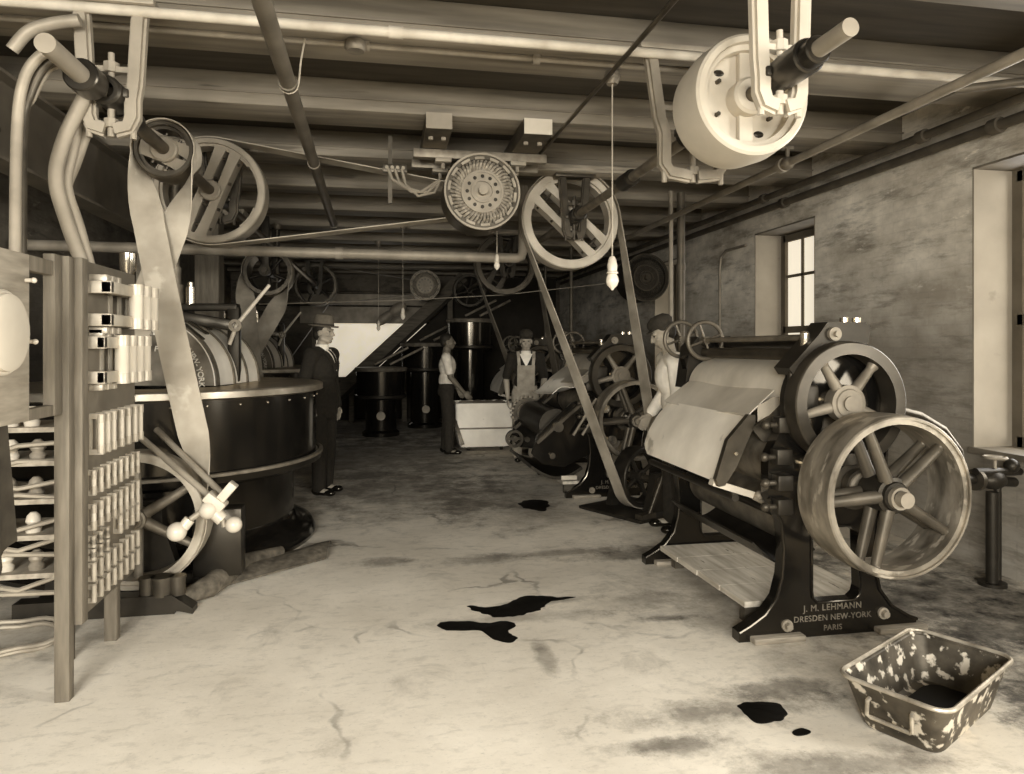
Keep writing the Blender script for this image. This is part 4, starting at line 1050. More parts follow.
def fuse_row(z0, z1, ys, r, pr):
    for y in ys:
        f = part(t, 'fuse', MB().cyl((XF + pr, y, z0), (XF + pr, y, z1), r, seg=14), M_porc)
        part(f, 'fuse_clip', MB().cyl((XF + pr, y, z0 - .006), (XF + pr, y, z0 + .03), r * 1.2, seg=14).cyl((XF + pr, y, z1 - .03), (XF + pr, y, z1 + .006), r * 1.2, seg=14)
             .mm((XF, y - r * .8, z0 - .012), (XF + pr + r, y + r * .8, z0 + .012)).mm((XF, y - r * .8, z1 - .012), (XF + pr + r, y + r * .8, z1 + .012)).mm((XF - .001, y - r * .7, z0 - .012), (XF + .008, y + r * .7, z1 + .012)), M_brass)
fuse_row(1.01, 1.17, [3.38, 3.45, 3.52, 3.62, 3.71, 3.80, 3.88], .0135, .045)
E = [3.34 + .078 * k for k in range(8)]
fuse_row(.835, .925, E, .0105, .03)
fuse_row(.68, .775, E, .0105, .03)
fuse_row(.585, .655, E[4:], .0105, .03)
fuse_row(.60, .635, E[:3], .01, .028); fuse_row(.545, .58, E[:3], .01, .028)
fuse_row(.455, .515, E, .010, .03)
fuse_row(.36, .42, E, .010, .03)
# second bay: timber frame with meter slab nearer the camera
t = thing('meter_board', 'timber framed board with a round white meter, butted against the fuse switchboard', 'board', (-1.34, 2.8, 1.2))
part(t, 'slab', MB().mm((-1.36, 2.30, 1.20), (-1.325, 2.90, 1.83), .004), M_woodl)
part(t, 'top_rail', MB().mm((-1.36, 2.90, 1.77), (-1.325, 3.155, 1.83), .004), M_post)
part(t, 'bottom_rail', MB().mm((-1.36, 2.90, 1.20), (-1.325, 3.155, 1.245), .004), M_post)
part(t, 'stile', MB().mm((-1.365, 3.09, 1.2), (-1.32, 3.155, 1.86), .004), M_post)
mt_ = part(t, 'meter', MB().lathe([(0, 0), (.13, 0), (.14, .02), (.135, .045), (.11, .055), (0, .057)], (-1.325, 2.67, 1.53), 'x', 40), M_porc, 'round white meter')
part(mt_, 'meter_bezel', MB().ring((-1.325, 2.67, 1.53), 'x', .15, .13, 0, .03, 40, bev=.006), M_paintw)
for y, z in ((2.88, 1.50), (2.87, 1.73)):
    part(t, 'binding_post', MB().cyl((-1.325, y, z), (-1.30, y, z), .008).ball((-1.297, y, z), .011, 12), M_porc)
# rack of coils and wiring behind
t = thing('wiring_rack', 'cluttered rack of insulators and loose wiring behind the switchboard post', 'rack', (-1.75, 3.6, 0))
for z in (.45, .62, .78, .95, 1.10):
    part(t, 'shelf', MB().mm((-2.15, 3.4, z), (-1.45, 3.75, z + .022)), M_woodl)
for x in (-2.13, -1.47):
    part(t, 'upright', MB().mm((x - .02, 3.55, 0), (x + .02, 3.6, 1.2)), M_gun)
rnd = random.Random(3)
for z in (.642, .802, .972, 1.122, .472):
    for k in range(5):
        x = -2.02 + .115 * k + rnd.uniform(-.02, .02)
        i_ = part(t, 'insulator', MB().lathe([(0, 0), (.03, 0), (.034, .02), (.022, .035), (.032, .05), (.026, .075), (.012, .09), (0, .09)], (x, 3.47, z), 'z', 14), M_porc if rnd.random() < .6 else M_pipe)
for k in range(9):
    z = .35 + .085 * k
    part(t, 'wire', MB().tube([(-2.2, 3.42, z), (-2.0, 3.38, z + rnd.uniform(-.05, .06)), (-1.8, 3.37, z + rnd.uniform(-.06, .06)), (-1.6, 3.4, z + rnd.uniform(-.05, .05)), (-1.42, 3.44, z + .02)], .011, 6), M_paintg)
t = thing('wire_coil', 'loose pale hoop of cable lying on the floor under the meter board', 'cable', (-1.8, 3.6, 0))
for k in range(2):
    rr = .24 + .02 * k
    part(t, 'turn', MB().tube([(-1.85 + rr * math.cos(2 * PI * q / 40), 3.85 + rr * .8 * math.sin(2 * PI * q / 40), .014 + .022 * k + .006 * math.sin(q)) for q in range(40)], .012, 7, closed=True), M_pipe)
solo('hanging_cloth', 'dark cloth hanging from the meter board at the picture edge', 'cloth',
     MB().sheet(lambda u, v: V((-1.385 - .03 * math.sin(9 * v) * u, 2.50 + .36 * v + .10 * u * v, 1.2 - .62 * u * (1 - .25 * v))), 14, 14, .008), mat('dark_drape', .2, .95, 0, .2, 14, .2), (-1.38, 2.6, 1.2))
solo('oil_can', 'small bright oil cup standing behind the top of the switchboard', 'cup',
     MB().lathe([(0, 0), (.05, 0), (.055, .01), (.02, .03), (.02, .06), (.045, .1), (.05, .2), (.045, .205), (0, .2)], (-1.57, 4.64, 1.86), 'z', 24).cyl((-1.57, 4.64, 1.20), (-1.57, 4.64, 1.87), .014), M_polish, (-1.57, 4.64, 1.20))

# ------------------------------------------------------------------ round mixer (melangeur)
def mixer(label, cx=-1.68, cy=5.7):
    t = thing('round_mixer', label, 'mixer', (cx, cy, 0), 'round mixers')
    c = (cx, cy, 0)
    part(t, 'base_ring', MB().lathe([(.6, 0), (1.12, 0), (1.13, .03), (1.10, .09), (1.03, .13), (.98, .16), (.96, .2), (.6, .2)], c, 'z', 72), M_gloss)
    part(t, 'pedestal', MB().lathe([(.96, .16), (.955, .60), (.6, .62)], c, 'z', 72), M_gloss)
    part(t, 'drip_flange', MB().lathe([(.9, .55), (1.10, .57), (1.17, .60), (1.18, .645), (1.16, .66), (1.05, .65), (.9, .65)], c, 'z', 80), M_gloss, 'projecting lower ledge with a worn bright edge')
    part(t, 'ledge_edge', MB().ring((cx, cy, .655), 'z', 1.185, 1.155, -.012, .012, 80, bev=.004), M_dullsteel)
    part(t, 'tub', MB().lathe([(1.03, .64), (1.13, .655), (1.135, 1.14), (1.10, 1.15), (1.0, 1.15)], c, 'z', 80), M_gloss)
    part(t, 'rim', MB().lathe([(.5, 1.17), (.5, 1.185), (1.05, 1.19), (1.17, 1.20), (1.185, 1.19), (1.185, 1.15), (1.13, 1.135), (1.0, 1.15)], c, 'z', 80), mat('bright_tub_rim', .62, .3, .7, .15, 8))
    rv = MB()
    for k in range(14):
        a = -2.2 + k * .19
        rv.ball((cx + 1.136 * math.cos(a), cy + 1.136 * math.sin(a), 1.10), .009, 8)
    part(t, 'rivet', rv, M_polish)
    # half-round roller cover with straps and curved maker lettering
    hx, hy, hr, hl = cx - .06, cy - .12, .50, .80
    ax = V((.22, .97, 0)).normalized(); sd = V((ax.y, -ax.x, 0)); O = V((hx, hy, 1.19))
    def at_(a, h, r=hr): return O + sd * (r * math.cos(a)) + V((0, 0, r * math.sin(a))) + ax * h
    part(t, 'roller_cover', MB().sheet(lambda u, v: at_(PI * u, hl * v), 28, 3, .008), mat('tinned_cover', .92, .3, .05, .06, 5))
    fc = MB(); n = 28
    ring_ = [fc.bm.verts.new(at_(PI * k / n, .004, hr - .006)) for k in range(n + 1)]; r2 = [fc.bm.verts.new(at_(PI * k / n, .018, hr - .006)) for k in range(n + 1)]
    fc.bm.faces.new(ring_); fc.bm.faces.new(r2[::-1])
    for k in range(n + 1): fc.bm.faces.new((ring_[k], ring_[(k + 1) % (n + 1)], r2[(k + 1) % (n + 1)], r2[k]))
    part(t, 'cover_face', fc, mat('stained_cover_face', .42, .45, .3, .35, 5))
    for h, w in ((.0, .05), (.30, .022), (.54, .022), (.77, .03)):
        part(t, 'strap', MB().sheet(lambda u, v: at_(PI * u, h + w * v, hr + .012), 28, 2, .012), M_dullsteel)
    for k in range(4):
        a = R(42 + 7 * k)
        part(t, 'hinge', MB().ribbon([at_(a, .05 + .16 * k, hr + .02), at_(a + .35, .05 + .16 * k, hr + .022)], ax, .05, .012), M_gun)
    def arc_text(body, rad, mid, size, stp, par):
        tx = MB(); n = len(body)
        for i, ch in enumerate(body):
            if ch == ' ': continue
            a = mid + (n / 2 - i - .5) * stp
            p = at_(a, -.004, rad)
            xx = (sd * math.sin(a) - V((0, 0, math.cos(a)))).normalized(); yy = (sd * math.cos(a) + V((0, 0, math.sin(a)))).normalized(); zz = -ax
            Mx = Matrix((xx, yy, zz)).transposed().to_4x4(); Mx.translation = p
            tx.text(ch, size, Mx, .005)
        part(par, 'lettering', tx, mat('bright_lettering', .85), 'raised curved lettering')
    fo = [o for o in t.children if o.name.startswith('cover_face')][0]
    arc_text('J. M. LEHMANN', .40, R(128), .07, .125, fo)
    arc_text('DRESDEN NEW-YORK', .40, R(42), .06, .095, fo)
    arc_text('PARIS', .28, R(60), .06, .16, fo)
    # crosshead above with spindle, screws, gauge and lever
    bx = cx + .02; by = cy + .25
    part(t, 'crosshead', MB().box((bx, by, 1.80), (1.0, .10, .06), Matrix.Rotation(R(-8), 3, 'Z'), .015).box((bx - .46, by + .06, 1.5), (.09, .1, .6), None, .01).box((bx + .46, by - .06, 1.5), (.09, .1, .6), None, .01), M_iron)
    part(t, 'spindle', MB().cyl((bx, by, 1.6), (bx, by, 3.05), .03, seg=16).cyl((bx, by, 1.83), (bx, by, 1.98), .06, seg=18).cyl((bx, by, 1.98), (bx, by, 2.12), .042), M_dullsteel)
    for dx in (-.13, .12, -.33):
        part(t, 'pressure_screw', MB().cyl((bx + dx, by - .03, 1.82), (bx + dx, by - .03, 1.96), .036, seg=14).cyl((bx + dx, by - .03, 1.94), (bx + dx, by - .03, 2.0), .022, seg=12), M_polish)
    g = part(t, 'gear_boss', MB().lathe([(0, 0), (.08, 0), (.09, .02), (.09, .06), (.05, .075), (0, .08)], (bx - .30, by - .15, 1.80), (0, -1, 0), 28), M_iron)
    part(g, 'boss_ring', MB().ring((bx - .30, by - .24, 1.80), 'y', .075, .055, -.01, .01, 28), M_polish)
    part(t, 'link_plate', MB().box((bx + .18, by - .14, 1.70), (.62, .04, .09), Matrix.Rotation(R(10), 3, 'Y'), .01), M_iron2)
    lv = part(t, 'lever', MB().cyl((bx + .44, by - .15, 1.50), (bx + .50, by - .16, 1.66), .016).cyl((bx + .50, by - .16, 1.66), (bx + .74, by - .12, 1.98), .017, .013), M_paintw, 'bright bent lever')
    part(lv, 'lever_eye', MB().ring((bx + .49, by - .17, 1.65), 'y', .05, .025, -.02, .02, 20), M_pipe)
    return t
mx1 = mixer('big black round mixer with a half-round riveted cover, beside the man in the dark suit')
dup(mx1, (-.28, 4.5, 0), 'second round mixer, smaller in view, half hidden behind the big black one')

# ------------------------------------------------------------------ flywheel stand in front of the mixer
t = thing('belt_drive_stand', 'flywheel on a low iron bed behind the switchboard, with shift rods ending in white knobs', 'drive', (DWX, 4.3, 0))
c = (DWX, 4.31, DWZ)
wheel(t, 'flywheel', c, DWR, .18, .03, 6, .55, mat('pale_wheel_rim', .58, .45, .3, .15, 6), M_dullsteel, .06)
part(t, 'bed', MB().prism([(-1.95, .02), (-1.12, .02), (-1.05, 0), (-1.05, .03), (-1.16, .11), (-1.95, .11)], 4.08, 4.18).mm((-1.95, 4.44, 0), (-1.1, 4.52, .11)).mm((-1.95, 4.1, 0), (-1.15, 4.5, .05)), M_iron)
for y in (4.13, 4.48):
    part(t, 'pillow_block', MB().prism([(c[0] - .2, .1), (c[0] + .2, .1), (c[0] + .1, .42), (c[0] + .09, .56), (c[0] - .09, .56), (c[0] - .1, .42)], y - .045, y + .045) if y > 4.3 else MB().prism([(c[0] - .3, .1), (c[0] - .1, .1), (c[0] - .06, .22), (c[0] - .2, .24)], y - .045, y + .045), M_iron)
part(t, 'axle', MB().cyl((c[0], 4.18, c[2]), (c[0], 4.56, c[2]), .032), M_dullsteel)
part(t, 'clutch_box', MB().mm((-1.14, 4.42, .09), (-.86, 4.55, .5), .01), M_iron2)
for x, q in ((-1.30, .04), (-1.22, .055), (-1.14, .04)): part(t, 'oil_pot', MB().cyl((x, 4.13, .10), (x, 4.13, .2), q).cyl((x, 4.13, .19), (x, 4.13, .205), q * 1.1), M_gun)
K = V((-.93, 4.08, .62))
part(t, 'shift_rod', MB().cyl((-1.42, 4.32, .98), K, .018).cyl((-1.34, 4.42, .99), K + V((.03, .06, .02)), .018), M_pipe)
part(t, 'rod_head', MB().box(K, (.12, .1, .06), Matrix.Rotation(R(40), 3, 'Y'), .01).ball(K + V((-.03, -.03, -.04)), .05).box(K + V((.06, 0, .05)), (.05, .07, .12), Matrix.Rotation(R(40), 3, 'Y'), .005), M_paintw, 'bright jointed rod head')
part(t, 'shift_arm', MB().cyl(K, (-1.10, 4.02, .50), .017).cyl(K + V((.02, 0, -.02)), (-.88, 4.06, .48), .014), M_pipe)
part(t, 'knob', MB().ball((-1.11, 4.0, .48), .052, 20).cyl((-1.08, 4.01, .50), (-1.05, 4.02, .54), .03), M_porc, 'white ball knob')
part(t, 'knob', MB().ball((-.83, 4.06, .49), .045, 20), M_porc, 'white ball knob')
part(t, 'knob', MB().cyl((-.93, 4.06, .56), (-.89, 4.06, .52), .036), M_porc, 'white drum knob')
solo('rolled_sacking', 'rolled dark sacking lying along the iron bed by the mixer', 'sack', MB().tube([(-1.14, 4.2, .05), (-1.02, 4.32, .07), (-.98, 4.5, .075), (-.92, 4.75, .07), (-.72, 5.05, .05)], [.04, .065, .07, .06, .035], 14), M_cloth, (-1.0, 4.5, 0))
solo('floor_sack', 'flat dark sack tucked under the foot of the big black mixer', 'sack', MB().sheet(lambda u, v: V((-1.02 + .62 * u, 4.42 + .42 * v + .5 * u, .02 + .035 * math.sin(PI * v) * (1 + .4 * math.sin(9 * u)))), 14, 8, .012), M_cloth, (-.8, 4.8, 0))

# ------------------------------------------------------------------ far tanks and chute
def tank(label, px, pyr, Y, wpx, lid):
    p = at(px, pyr, Y); r = wpx / 2 * (Y / FPX)
    x, y, zr = p.x, Y, p.z
    t = thing('round_tank', label, 'tank', (x, y, 0), 'far round tanks')
    h = .52
    part(t, 'tub', MB().lathe([(0, zr - h), (r * .93, zr - h), (r * .96, zr - .04), (r * .5, zr - .03)], (x, y, 0), 'z', 48), M_gloss)
    part(t, 'rim', MB().lathe([(0, zr - .02), (r, zr - .02), (r * 1.03, zr - .04), (r, zr - .08), (r * .93, zr - .09)], (x, y, 0), 'z', 48), M_dullsteel)
    part(t, 'ledge', MB().lathe([(r * .8, zr - h - .03), (r * .99, zr - h), (r, zr - h + .04), (r * .9, zr - h + .05)], (x, y, 0), 'z', 48), M_iron)
    part(t, 'pedestal', MB().lathe([(r * .72, 0), (r * .72, .06), (r * .6, .1), (r * .6, zr - h), (0, zr - h)], (x, y, 0), 'z', 40), M_gloss)
    part(t, 'valve', MB().cyl((x, y - r * .6, .35), (x, y - r * .75, .35), .07), M_pipe)
    for k in (0, 1):
        a = V((x - .1 + .25 * k, y - .15, zr + .03)); part(t, 'lid_rail', MB().cyl(a, a + V((.55, .1, .28)), .022, seg=10), M_dullsteel)
    return t
tank('lowest of the three dark far tanks, at the foot of the sloping chute', 381, 366, 11.8, 50, 0)
tank('middle one of the three dark far tanks, beside the worker in the pale shirt', 425, 342, 12.9, 48, 0)
tank('tallest dark far tank, behind the head of the worker in the pale shirt', 470, 318, 11.9, 46, 0)
A, B_ = at(340, 398, 14.0), at(455, 292, 14.0)
d = (B_ - A).normalized(); nrm = V((-d.z, 0, d.x))
t = thing('sloping_chute', 'long dark sloping chute rising across the bright end window', 'chute', ((A.x + B_.x) / 2, 14.0, 0))
part(t, 'trough', MB().ribbon([A - d * .4, B_ + d * .3], (0, 1, 0), .5, .12), mat('dark_board', .12, .9, 0, .2, 6))
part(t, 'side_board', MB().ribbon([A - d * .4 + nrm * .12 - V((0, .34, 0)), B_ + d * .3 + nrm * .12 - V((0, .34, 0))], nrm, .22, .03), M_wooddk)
for q in (.1, .55, .95):
    p = A.lerp(B_, q); part(t, 'leg', MB().mm((p.x - .05, 13.85, 0), (p.x + .05, 13.95, p.z)), M_wooddk)
# dark sheet added behind the tanks, keeps the middle of the end wall dark
solo('dark_backing', 'dark sheet added as hoarding under the sloping chute behind the far tanks', 'backing', MB().prism([(-1.4, 0), (-1.4, .5), (A.x - .02, A.z - .12), (B_.x + .08, B_.z - .05), (B_.x + .1, BEAM_Z - .1), (3.6, BEAM_Z - .1), (3.6, 0)], 14.4, 14.46), mat('dark_board', .12), (.9, 14.4, 0))
solo('rag', 'pale rag bundled at the top of the bright end window', 'rag', MB().ball(at(398, 309, 14.1), (.20, .08, .12), 14, Matrix.Rotation(R(-35), 3, 'Y')).ball(at(385, 318, 14.1), (.22, .08, .10), 14, Matrix.Rotation(R(-40), 3, 'Y')), M_pipe, at(394, 310, 14.1))
t = thing('roller_blind', 'dingy pale blind drawn across the top of the end window', 'blind', at(390, 300, 15.2))
a_, b_ = at(300, 292, 15.2), at(462, 324, 15.2)
part(t, 'fabric', MB().mm((a_.x, 15.18, b_.z), (b_.x, 15.2, a_.z)), M_pipe)
part(t, 'roller', MB().cyl((a_.x, 15.18, a_.z), (b_.x, 15.18, a_.z), .03), M_gun)

# ------------------------------------------------------------------ white bin
c0 = floor_at(480, 451)
bxx, byy = c0.x + .08, c0.y + .28
t = thing('white_bin', 'white wheeled bin with tapered sides beside the worker in the pale shirt', 'bin', (bxx, byy, 0))
M_binw = mat('white_bin_paint', .93, .5, 0, .04, 5, spots=(.45, .7, 9))
bb = MB()
lv = [(.34, .24, .06), (.35, .25, .055), (.42, .30, .30), (.425, .305, .34), (.43, .31, .66), (.435, .315, .68), (.405, .285, .68), (.40, .28, .64), (.32, .22, .10)]
rows = [[bb.bm.verts.new((bxx + x, byy + y, z)) for x, y in rrect(0, 0, a, b, .05)] for a, b, z in lv]
n = len(rows[0])
for i in range(len(rows) - 1):
    for k in range(n): bb.bm.faces.new((rows[i][k], rows[i][(k + 1) % n], rows[i + 1][(k + 1) % n], rows[i + 1][k]))
bb.bm.faces.new(rows[0]); bb.bm.faces.new(rows[-1])
part(t, 'body', bb, M_binw)
part(t, 'band', MB().tube([(bxx + x, byy + y, .325) for x, y in rrect(0, 0, .432, .312, .05)], .012, 8, closed=True), M_paintg)
for sx in (-1, 1):
    for sy in (-1, 1):
        part(t, 'wheel', MB().cyl((bxx + sx * .24 - .02, byy + sy * .2, .035), (bxx + sx * .24 + .02, byy + sy * .2, .035), .035), M_iron)
part(t, 'strap', MB().ribbon([(bxx - .44, byy - .1, .66), (bxx - .43, byy - .31, .4), (bxx - .33, byy - .335, .10)], (1, 0, .3), .05, .012), M_gun, 'dark strap down the corner')
ld = MB()
for k in range(11):
    a = k * 2.4
    ld.ball((bxx + .26 * math.cos(a) * (k / 11) ** .5 * 1.2, byy + .18 * math.sin(a) * (k / 11) ** .5 * 1.2, .65), (.10, .08, .05), 10)
part(t, 'contents', ld, M_pipe, 'lumpy pale load heaped at the top')
# ------------------------------------------------------------------ people
def blob(prims, voxel, smooth=4):
    """closed overlapping forms fused into one continuous surface"""
    mb = MB()
    for p in prims:
        if p[0] == 'c':
            _, a, ra, b, rb = p; a, b = V(a), V(b)
            mb.cyl(a, b, ra, rb, 14); mb.ball(a, ra, 14); mb.ball(b, rb, 14)
        elif p[0] == 'e': mb.ball(p[1], p[2], 18, p[3] if len(p) > 3 else None)
    me = bpy.data.meshes.new('blob'); bmesh.ops.recalc_face_normals(mb.bm, faces=mb.bm.faces[:]); mb.bm.to_mesh(me); mb.bm.free()
    o = bpy.data.objects.new('blob', me); COL.objects.link(o)
    r = o.modifiers.new('fuse', 'REMESH'); r.mode = 'VOXEL'; r.voxel_size = voxel
    s = o.modifiers.new('smooth', 'SMOOTH'); s.iterations = smooth; s.factor = .5
    dg = bpy.context.evaluated_depsgraph_get()
    out = bpy.data.meshes.new_from_object(o.evaluated_get(dg))
    bpy.data.objects.remove(o); bpy.data.meshes.remove(me)
    return out

def hand_prims(w, d, side_v, palm_n, curl):
    """palm and five fingers from the wrist W along direction D; SIDE_V points to the thumb; fingers curl toward PALM_N"""
    d = d.normalized(); s = (side_v - d * side_v.dot(d)).normalized(); n = palm_n - d * palm_n.dot(d); n = (n - s * n.dot(s)).normalized()
    P = []
    for k in (-1, -.33, .33, 1):
        P.append(('c', w + s * .012 * k, .016, w + d * .085 + s * .030 * k, .0125))
    for k, L in ((1, .072), (.33, .080), (-.33, .074), (-1, .058)):
        b = w + d * .085 + s * .030 * k; ang = curl
        p = b; dirv = d
        for q, f in enumerate((.45, .32, .23)):
            ang_ = curl * (q + 1) * .55
            dirv = (d * math.cos(ang_) + n * math.sin(ang_)).normalized()
            e = p + dirv * L * f; P.append(('c', p, .0098 - .0012 * q, e, .0092 - .0012 * q)); p = e
    b = w + d * .025 + s * .022
    m_ = b + (d * .65 + s * .7 + n * .25).normalized() * .04
    P += [('c', b, .015, m_, .012), ('c', m_, .011, m_ + (d * .9 + s * .25 + n * .35).normalized() * .032, .009)]
    return P

def person(label, loc, heading, arms, lean=0., head_turn=0., head_nod=0., scale=1., skin=None, legs=None, top='jacket', bottom=None, hat=None, extras=(), hair=M_hair, bare_arms=False):
    """local frame: facing -y, +x is the figure's own left-hand side seen from the front"""
    skin = skin or M_skin
    Rl = Matrix.Rotation(lean, 3, 'X')           # lean forward about the hips (+ = forward)
    hip0 = V((0, 0, .93))
    up = lambda p: hip0 + Rl @ (V(p) - hip0)
    hipL, hipR = V((.09, 0, .90)), V((-.09, 0, .90))
    lg = legs or {1: (V((.10, -.01, .49)), V((.11, .02, .085))), -1: (V((-.10, -.03, .49)), V((-.11, -.03, .085)))}
    sh = {1: up((.185, .005, 1.40)), -1: up((-.185, .005, 1.40))}
    neck = up((0, .005, 1.46)); hc = up((0, -.02, 1.625))
    Rh = Matrix.Rotation(head_turn, 3, 'Z') @ Matrix.Rotation(head_nod + lean * .6, 3, 'X')
    H = lambda p: hc + Rh @ V(p)
    B = []
    B += [('e', up((0, .0, .97)), (.155, .11, .12)), ('e', up((0, .0, 1.10)), (.135, .10, .14)), ('e', up((0, -.01, 1.27)), (.165, .115, .17)), ('c', sh[1], .062, sh[-1], .062),
          ('c', up((0, .01, 1.40)), .065, H((0, .01, -.06)), .053), ('c', up((.07, .01, 1.43)), .05, up((-.07, .01, 1.43)), .05)]
    for s in (1, -1):
        hp = hipL if s == 1 else hipR; kn, an = lg[s]
        B += [('c', hp, .088, kn, .058), ('c', kn, .058, kn.lerp(an, .35) + V((0, .015, 0)), .056), ('c', kn.lerp(an, .35) + V((0, .015, 0)), .054, an, .036)]
        B += [('c', an + V((0, .02, -.04)), .036, an + V((0, -.14, -.055)), .028)]
        el, wr, hd = arms[s]
        el, wr = up(el), up(wr)
        B += [('c', sh[s], .056, el, .042), ('c', el, .041, el.lerp(wr, .3), .040), ('c', el.lerp(wr, .3), .040, wr, .027)]
        hd = Rl @ V(hd)
        B += hand_prims(wr, hd, V((0, -1, 0)) if abs(hd.normalized().y) < .8 else V((-s, 0, 0)), V((-s, 0, 0)) if abs(hd.normalized().y) < .8 else V((0, 0, -1)), .55)
    # head: skull, face, jaw, nose, brow, lips, ears
    B += [('e', H((0, .018, .03)), (.074, .092, .088)), ('e', H((0, -.022, -.015)), (.062, .070, .092)), ('e', H((0, -.045, -.082)), (.036, .036, .030)), ('c', H((.045, .0, -.06)), .025, H((.018, -.06, -.09)), .018),
          ('c', H((-.045, .0, -.06)), .025, H((-.018, -.06, -.09)), .018), ('c', H((0, -.088, .012)), .009, H((0, -.108, -.026)), .013), ('e', H((0, -.095, -.030)), (.018, .014, .010)),
          ('c', H((-.045, -.075, .030)), .012, H((.045, -.075, .030)), .012), ('e', H((0, -.086, -.058)), (.024, .012, .006)), ('e', H((0, -.084, -.068)), (.021, .012, .006)),
          ('e', H((.075, .012, -.01)), (.010, .022, .032)), ('e', H((-.075, .012, -.01)), (.010, .022, .032)), ('e', H((.04, -.06, -.025)), (.022, .022, .02)), ('e', H((-.04, -.06, -.025)), (.022, .022, .02))]
    Mw = Matrix.Translation(V(loc)) @ Matrix.Rotation(heading, 4, 'Z') @ Matrix.Scale(scale, 4)
    t = thing('person', label, 'person', loc)
    off = Matrix.Translation(-V(loc))
    def add(name, me, m, lab=None, sharp=60):
        me.transform(off @ Mw); me.polygons.foreach_set('use_smooth', [True] * len(me.polygons)); me.materials.clear(); me.materials.append(m)
        o = bpy.data.objects.new(name, me); COL.objects.link(o); o.parent = t
        if lab: o['label'] = lab
        return o
    def addmb(name, mb, m, lab=None):
        mb.xform(Mw); return part(t, name, mb, m, lab)
    add('body', blob(B, .0062, 3), skin)
    ey = MB()
    for s in (1, -1): ey.ball(H((s * .031, -.080, .008)), (.012, .008, .007), 10)
    addmb('eye', ey, M_eye)
    # hair cap
    add('hair', blob([('e', H((0, .03, .045)), (.082, .092, .085)), ('e', H((0, .06, -.01)), (.070, .055, .07))], .008, 3), hair)
    # trousers
    T = [('e', up((0, .0, .97)), (.168, .122, .12)), ('e', V((0, .01, .90)), (.165, .125, .10))]
    for s in (1, -1):
        hp = hipL if s == 1 else hipR; kn, an = lg[s]
        T += [('c', hp, .100, kn, .078), ('c', kn, .078, an + V((0, .0, .0)), .068)]
    add('trousers', blob(T, .011, 3), bottom or M_trou)
    for s in (1, -1):
        an = lg[s][1]
        add('shoe', blob([('e', an + V((0, .02, -.045)), (.045, .06, .045)), ('c', an + V((0, -.02, -.052)), .034, an + V((0, -.15, -.060)), .028), ('e', an + V((0, -.13, -.055)), (.046, .06, .034))], .008, 3), M_gloss)
    for e in extras: e(dict(up=up, H=H, sh=sh, arms=arms, add=add, addmb=addmb, Rh=Rh, hc=hc, Rl=Rl, lg=lg, hipL=hipL, hipR=hipR))
    return t

def sleeves(d, r0, r1, full=True, frac=1.):
    P = []
    for s in (1, -1):
        el, wr = d['up'](d['arms'][s][0]), d['up'](d['arms'][s][1])
        P += [('c', d['sh'][s], r0 + .006, el if full else d['sh'][s].lerp(el, frac), r0 - .004)]
        if full: P += [('c', el, r0 - .004, el.lerp(wr, frac), r1)]
    return P

def torso(d, g, low=1.0):
    u = d['up']
    return [('e', u((0, .0, 1.06)), (.150 + g, .112 + g, .16)), ('e', u((0, -.01, 1.27)), (.172 + g, .122 + g, .175)), ('c', d['sh'][1], .070 + g * .6, d['sh'][-1], .070 + g * .6),
            ('c', u((.08, .01, 1.43)), .052 + g * .4, u((-.08, .01, 1.43)), .052 + g * .4)]

def jacket(d):
    P = torso(d, .018) + sleeves(d, .068, .052, True, .96)
    u = d['up']; P += [('e', u((0, .0, .92)), (.192, .142, .20)), ('e', u((0, .0, .83)), (.19, .14, .12))]
    d['add']('jacket', blob(P, .011, 3), M_suit)
    u = d['up']
    def fr(x, z, o): return V((x, -.012 - .142 * math.sqrt(max(.10, 1 - (x / .2) ** 2 - ((z - 1.26) / .20) ** 2)) - o, z))
    def strip(x0, x1, w0, w1, z0, z1, o, t=.008): return MB().sheet(lambda a, b: fr(x0 + (x1 - x0) * a + (w0 + (w1 - w0) * a) * (b - .5), z0 + (z1 - z0) * a, o), 10, 4, t)
    d['addmb']('shirt_front', strip(0, 0, .11, .02, 1.455, 1.24, .006), M_white, 'white shirt front and collar')
    d['addmb']('collar', MB().ring(u((0, .0, 1.475)), 'z', .066, .052, -.03, .03, 28), M_white)
    d['addmb']('tie', strip(0, 0, .03, .035, 1.45, 1.25, .012), M_suit)
    d['addmb']('lapel', strip(-.075, -.02, .05, .03, 1.44, 1.21, .012), M_suit)
    d['addmb']('lapel', strip(.075, .02, .05, .03, 1.44, 1.21, .012), M_suit)
    d['addmb']('pocket_square', strip(.105, .105, .04, .045, 1.335, 1.305, .006), M_white)

def bowler(d):
    Mh = Matrix.Translation(d['hc']) @ d['Rh'].to_4x4() @ Matrix.Translation((0, .005, .062)) @ Matrix.Rotation(R(5), 4, 'X')
    prof = [(0, .135), (.05, .133), (.078, .118), (.09, .08), (.093, .02), (.094, .0)]
    d['addmb']('hat_crown', MB().lathe(prof, (0, 0, 0), 'z', 32).xform(Mh @ Matrix.Diagonal((.95, 1.12, 1, 1))), M_hat, 'grey felt hat')
    d['addmb']('hat_brim', MB().lathe([(.085, .0), (.13, -.002), (.142, .008), (.138, .014), (.12, .004), (.085, .008)], (0, 0, 0), 'z', 36, True).xform(Mh @ Matrix.Diagonal((.92, 1.12, 1, 1))), M_hat)
    d['addmb']('hat_band', MB().ring((0, 0, 0), 'z', .0965, .09, .004, .03, 32).xform(Mh @ Matrix.Diagonal((.95, 1.12, 1, 1))), M_cap)

